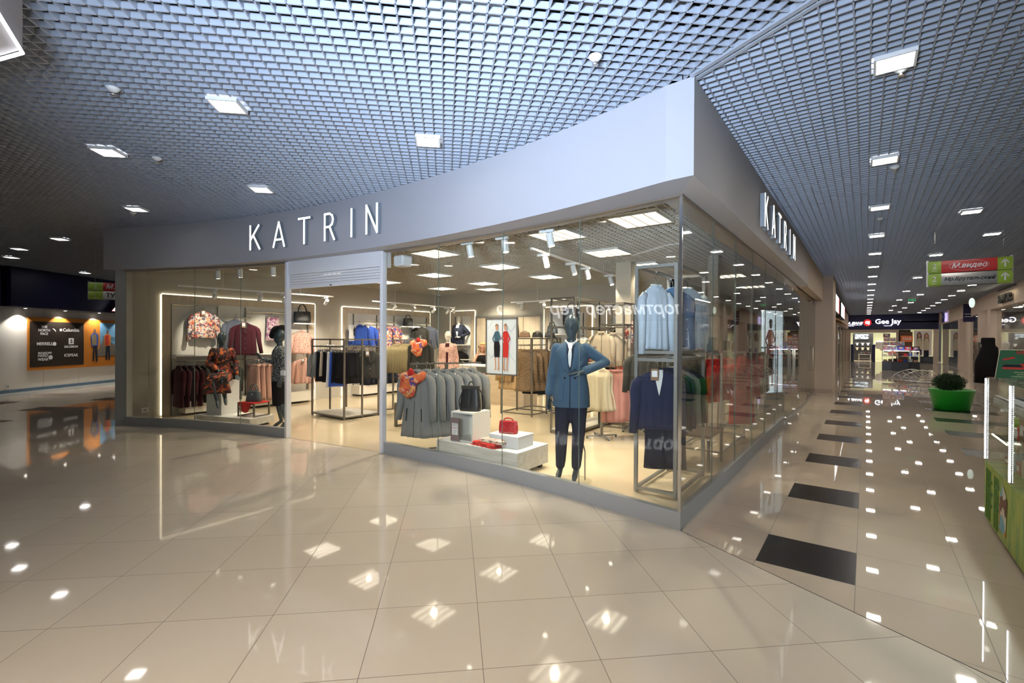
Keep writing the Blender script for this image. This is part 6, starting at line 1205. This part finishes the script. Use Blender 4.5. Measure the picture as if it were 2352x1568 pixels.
t = thing('shop_sign', (2.6, YE - .02, 3.02), 'white lit Gee Jay lettering on the navy bulkhead at the corridor end', 'shop sign'); text('Gee Jay', .50, 'logo_white', t, (0, -.03, .06), ext=.02, bold=.008); text('TRADE MARK', .08, 'logo_white', t, (0, -.03, -.26), ext=.01)
t = thing('shop_sign', (1.36, YE - .02, 3.02), 'round red GJ logo on the navy bulkhead at the corridor end', 'shop sign'); mb = MB(); mb.xzplate([(.25 * math.cos(a), .27 * math.sin(a)) for a in [2 * pi * k / 28 for k in range(28)]], -.05, -.0); mb.build('disc', mat('red_logo', (.65, .03, .03), .5, emit=.9), t); text('GJ', .28, 'logo_white', t, (0, -.06, 0), ext=.01, bold=.012)
t = thing('shop_sign', (.25, YE - .02, 2.98), 'white Gloria Jeans lettering at the left end of the navy bulkhead', 'shop sign'); text('GLORIA JEANS', .26, 'logo_white', t, (-.05, -.03, .0), ext=.02, bold=.008, shear=.25); text('TRADE MARK', .06, 'logo_white', t, (.1, -.03, -.22), ext=.01); mb = MB(); mb.bar((-.8, -.03, -.14), (.75, -.03, -.14), .02); mb.build('underline', 'logo_white', t)
# shop contents at the end
stb('wall_back', 'black', (.4, YE + 2.6, 0, 1.75, YE + 2.7, 2.25), (3.3, YE + 1.2, 0, 4.0, YE + 1.3, 2.48))
t = thing('photo_banner', (1.0, YE + 2.55, 1.75), 'wide jeans advertisement high on the dark wall of the end shop', 'poster'); plate(t, 'print', -.45, 0, .45, .4, patmat('jeans_print', [(0, (.05, .05, .06)), (.45, (.3, .4, .5)), (.6, (.65, .68, .7))], 6, 'noise'), y=0)
for r_ in range(2):
    for k in range(3):
        t = thing('tee_shirt', (.7 + .36 * k, YE + 2.5, 1.45 - .38 * r_), '%s hanging top in the %s row on the dark end shop wall' % (('left', 'middle', 'right')[k], ('upper', 'lower')[r_]), 'top'); mb = MB(); mb.xzplate([(-.12, 0), (-.12, -.03), (-.06, -.05), (-.06, -.2), (.06, -.2), (.06, -.05), (.12, -.03), (.12, 0)], -.06, 0); mb.build('body', 'f_cream' if r_ else 'f_white', t)
t = thing('display_table', (1.2, YE + 1.2, 0), 'white slatted display table inside the end shop', 'table'); mb = MB(); mb.box(-.4, -.3, .52, .4, .3, .56); mb.build('tabletop', 'white_lam', t)
for x in (-.37, .37): mb = MB(); mb.box(x - .03, -.28, 0, x + .03, .28, .52); mb.build('leg', 'white_lam', t)
mb = MB(); mb.box(-.34, -.25, .2, .34, .25, .23); mb.build('shelf', 'white_lam', t)
for k in range(4): mb = MB(); mb.ell((0, 0, .08), (.13, .12, .09), 10, 6); tag(mb.build('clothes_pile', ('black', 'f_char', 'f_wine', 'black')[k], loc=(.92 + .19 * k, YE + 1.2, .56), smooth=True), 'dark heap of clothes, %s from the left on the white table' % ORD[k], 'clothes')
for k, x in enumerate((.42, 1.75)):
    t = thing('security_gate', (x, YE - .1, 0), 'tall dark blue security gate %s of the end shop entrance' % ('left', 'right')[k], 'security gate'); mb = MB(); mb.box(-.1, -.15, 0, .1, .15, 1.35); mb.build('panel', 'navy', t, bevel=.03); mb = MB(); mb.box(-.12, -.2, 0, .12, .2, .04); mb.build('base', 'black', t)
for k, (x, c, n_) in enumerate(((2.15, 'f_white', 'white'), (2.4, 'f_cream', 'cream'), (2.62, 'f_lblue', 'pale blue'), (2.9, 'f_red', 'red'))): put(jacket('jacket', c, w=.42, L=.6, t=.2, sl=.45, seed=k), (x, YE + 1.6 + .2 * k, 1.75 - .15 * k), 0, '%s jacket hanging in the right half of the end shop entrance' % n_, 'jacket')
t = thing('sale_sign', (3.72, YE - .03, 1.55), 'orange SALE board over dark wall at the corridor end', 'sign'); plate(t, 'board', -.35, 0, .35, .46, mat('sale_orange', (.62, .14, .04), .5, emit=.15), y=0, th=.03); text('SALE', .24, 'paper', t, (0, -.035, .24), ext=.002, bold=.006)
stb('wall_back', 'f_brown', (3.25, YE + .0, 0, 4.05, YE + .1, 2.3))
t = thing('poster', (4.62, YE - .06, .55), 'large photo poster of two girls with long hair in knitwear at the corridor end', 'poster'); plate(t, 'print', -.5, 0, .5, 1.85, mat('poster_beige', (.66, .58, .52), .5, emit=.1), y=0, th=.03)
for x, tl, hc in ((-.2, .0, 'f_brown'), (.2, -.05, 'f_tan')):
    for nm, poly, c in (('printed_legs', [(-.14, 0), (-.14, .5), (.14, .5), (.14, 0)], 'f_ink'), ('printed_sweater', [(-.17, .45), (-.19, 1.2), (-.08, 1.36), (.08, 1.36), (.19, 1.2), (.17, .45)], 'f_stone'), ('printed_hair', [(-.13, 1.0), (-.14, 1.55), (-.06, 1.72), (.06, 1.72), (.14, 1.55), (.15, .95), (.09, 1.3), (-.08, 1.3)], hc), ('printed_face', [(-.07, 1.4), (-.08, 1.52), (-.05, 1.63), (.05, 1.63), (.08, 1.52), (.07, 1.4), (0, 1.34)], 'skin')):
        mb = MB(); y = {'printed_legs': -.034, 'printed_sweater': -.036, 'printed_hair': -.038, 'printed_face': -.040}[nm]; mb.xzplate([(x + a, b + tl) for a, b in poly], y - .001, y); mb.build(nm, c, t)
stb('wall_back', 'beige_wall', (5.2, YE - .1, 0, 5.5, YE + .2, 2.48)); stb('wall_back', 'black_gloss', (4.0, YE - .05, 0, 5.2, YE + .1, .5))
# island kiosk with toys
t = thing('island_kiosk', (2.82, 29.9, 0), 'island kiosk of glass showcases on black bases in mid corridor', 'kiosk')
for x0, x1, h in ((-.8, -.37, 1.12), (-.35, .38, 1.12), (.4, .78, 1.1)):
    mb = MB(); mb.box(x0, -.5, 0, x1, .5, .48); mb.build('base', 'black_gloss', t); mb = MB(); mb.box(x0, -.5, .48, x1, .5, h); mb.build('glass_case', 'glass', t); mb = MB(); mb.box(x0, -.48, .78, x1, .48, .79); mb.build('shelf', 'pure_white', t)
    mb = MB(); mb.bar((x0, -.5, .48), (x0, -.5, h), .02); mb.bar((x1, -.5, .48), (x1, -.5, h), .02); mb.bar((x0, -.5, h), (x1, -.5, h), .02); mb.build('frame', 'steel', t)
    mb = MB(); mb.bar((x0 + .04, -.47, h - .04), (x1 - .04, -.47, h - .04), .015); mb.build('led_strip', 'led_cool', t)
q = random.Random(12); tc_ = ['f_pink', 'f_red', 'f_blush', 'f_lblue', 'f_wine', 'f_cream', 'f_blue', 'f_tan']; tn = ['pink', 'red', 'blush', 'pale blue', 'wine', 'cream', 'blue', 'tan']
for r_, (z, n, w_) in enumerate(((1.13, 5, .3), (1.38, 3, .3), (1.60, 2, .26), (1.82, 1, .3))):
    for k in range(n):
        c = (k * 3 + r_ * 5) % 8; x = 2.05 + .15 + k * (w_ + .01); hh = q.uniform(.19, .22); mb = MB(); mb.box(-w_ / 2, -.1, 0, w_ / 2, .1, hh); o = mb.build('toy_box', tc_[c], loc=(x, 29.6, z)); tag(o, '%s toy box, %s from left, %s row on top of the island kiosk' % (tn[c], ORD[k], ('lowest', 'second', 'third', 'top')[r_]), 'toy box'); mb = MB(); mb.box(-w_ * .35, -.103, .03, w_ * .35, -.1, hh - .04); mb.build('window_print', patmat('toy_print', [(0, (.6, .2, .3)), (.3, (.8, .7, .6)), (.5, (.3, .1, .4)), (.7, (.7, .5, .1)), (.85, (.2, .3, .6))], 12), o)
for r_, z in enumerate((.49, .80)):
    for k in range(7):
        c = (k * 5 + r_ * 3 + 2) % 8; mb = MB(); mb.box(-.08, -.08, 0, .08, .08, .1 + .03 * (k % 3)); tag(mb.build('toy_box', tc_[c], loc=(2.15 + .215 * k, 29.6, z)), '%s toy box, %s from left, %s shelf inside the island kiosk' % (tn[c], ORD[k], ('lower', 'upper')[r_]), 'toy box')
# ================================================================ CORRIDOR: right side
stb('wall_right', 'beige_wall', (5.42, 9, 2.95, 5.9, 24.0, ZC), (5.45, 24, 2.98, 5.6, 25.4, ZC), (5.5, 30.4, 2.85, 5.9, 42, ZC), (5.5, 25.2, 0, 6.1, 27.0, ZC), (5.5, 30.0, 0, 5.75, 30.5, ZC), (5.5, 27, 2.9, 5.8, 30.0, ZC), (5.5, 32.2, 0, 5.9, 33.0, 2.85), (5.46, 8.6, 0, 5.9, 9.0, ZC), (5.46, 23.8, 0, 5.8, 24.5, 2.98))
stb('wall_right', 'wall_grey', (8.4, -4, 0, 8.5, 42, 3.4), (5.9, -4, 3.3, 8.5, 42, 3.4))
nn_ = 60
for a, b, zt in ((9.0, 13.8, 2.95), (13.9, 18.7, 2.95), (18.8, 23.7, 2.95), (27.1, 29.9, 2.9), (33.1, 37, 2.85), (37.1, 41.8, 2.85)):
    nn_ += 1; mb = MB(); mb.box(5.62, a, .02, 5.635, b, zt); struct('window_%d' % nn_, mb, 'glass')
t = thing('shop_sign', (5.40, 20.6, 3.2), 'dark SENATOR letters backlit with warm light on the right hand bulkhead', 'shop sign', rz=-pi / 2)
text('SENATOR', .42, 'black', t, (0, -.06, .0), ext=.04, bold=.01); mb = MB(); mb.box(-1.35, -.04, .36, 1.35, -.0, .39); mb.build('lamp_housing', 'black', t); l = bpy.data.lights.new('sign_glow', 'AREA'); l.shape = 'RECTANGLE'; l.size = 2.6; l.size_y = .05; l.energy = 14; l.color = (1, .88, .6); o = bpy.data.objects.new('sign_glow', l); COL.objects.link(o); o.parent = t; o.location = (0, -.16, .37); o.rotation_euler = (-.5, 0, 0); text('студия одежды', .12, 'rack_grey', t, (1.4, -.03, -.33), ext=.01)
t = thing('panel_sign', (5.47, 28.9, 2.6), 'dark vertical sign with white lines hanging at the right hand shops', 'sign'); mb = MB(); mb.box(-.25, -.05, 0, .2, .05, .9); mb.build('board', 'navy', t); mb = MB(); mb.box(-.2, -.055, .25, .12, -.05, .28); mb.build('white_line', 'paper', t); mb = MB(); mb.box(-.2, -.055, .38, .12, -.05, .41); mb.build('white_line', 'paper', t)
t = thing('shop_sign', (5.45, 38.2, 3.15), 'violet backlit sign with dark strokes at the far right bulkhead', 'shop sign', rz=-pi / 2); mb = MB(); mb.box(-1.2, -.05, -.25, 1.2, 0, .3); mb.build('light_panel', mat('violet_lit', (.62, .55, .95), .5, emit=.9), t); mb = MB(); mb.box(-.5, -.12, -.3, -.4, -.05, .4); mb.box(-.5, -.12, 0, .5, -.05, .1); mb.box(.3, -.12, -.3, .4, -.05, .3); mb.build('letter_strokes', 'navy', t)
t = thing('cabinet', (5.48, 26.1, 1.0), 'flat grey electrical cabinet door on the right hand pier', 'cabinet', rz=-pi / 2); mb = MB(); mb.box(-.35, -.04, 0, .35, 0, .62); mb.build('frame', 'wall_grey', t); mb = MB(); mb.box(-.31, -.05, .04, .31, -.04, .58); mb.build('door', 'f_olive', t)
for k, y in enumerate((11.5, 16.4, 21.3)):
    t = thing('clothes_rail', (6.9, y, 0), 'dark clothes rail, %s from the camera in the shop behind the right hand glass' % ORD[k], 'clothes rack', rz=pi / 2)
    mb = MB(); mb.tube([(-1.2, 0, 0), (-1.2, 0, 1.5), (1.2, 0, 1.5), (1.2, 0, 0)], .02, 8); mb.build('frame', 'black', t)
    row(jacket('jacket', ('f_char', 'f_black', 'f_olive')[k], w=.44, L=.7, t=.1, sl=.5), [(6.9, y - 1 + .18 * i, 1.48, .1) for i in range(12)], 'dark jacket, {n} from the near end, %s right hand shop rail' % ORD[k], 'jackets on the %s right hand rail' % ORD[k], 'jacket')
row(ceil_light('x', .45), [(7.0, y, 3.25, 0) for y in (11, 15, 19, 23, 28.5, 35, 39)], 'ceiling lamp, {n} from the camera inside the right hand shops', 'lamps inside the right hand shops')
for k, y in enumerate((28, 29, 35, 36.5, 38.5, 40)):
    t = thing('shop_shelf', (6.5, y, 0), 'white shelf rack, %s from the camera inside the right hand shops' % ORD[k], 'shelf'); mb = MB(); mb.box(.2, -.4, 0, .25, .4, 2.0); mb.build('back_panel', 'pure_white', t)
    for z in (.4, .9, 1.4): mb = MB(); mb.box(-.1, -.4, z, .2, .4, z + .03); mb.build('shelf', 'white_lam', t)
    for j in range(4): mb = MB(); mb.box(-.1, -.08, 0, .1, .08, .2); tag(mb.build('product_box', tc_[(j * 3 + k) % 8], loc=(6.55, y - .3 + .2 * j, .93)), '%s box, %s from the near end, %s right hand shelf rack' % (tn[(j * 3 + k) % 8], ORD[j], ORD[k]), 'box')
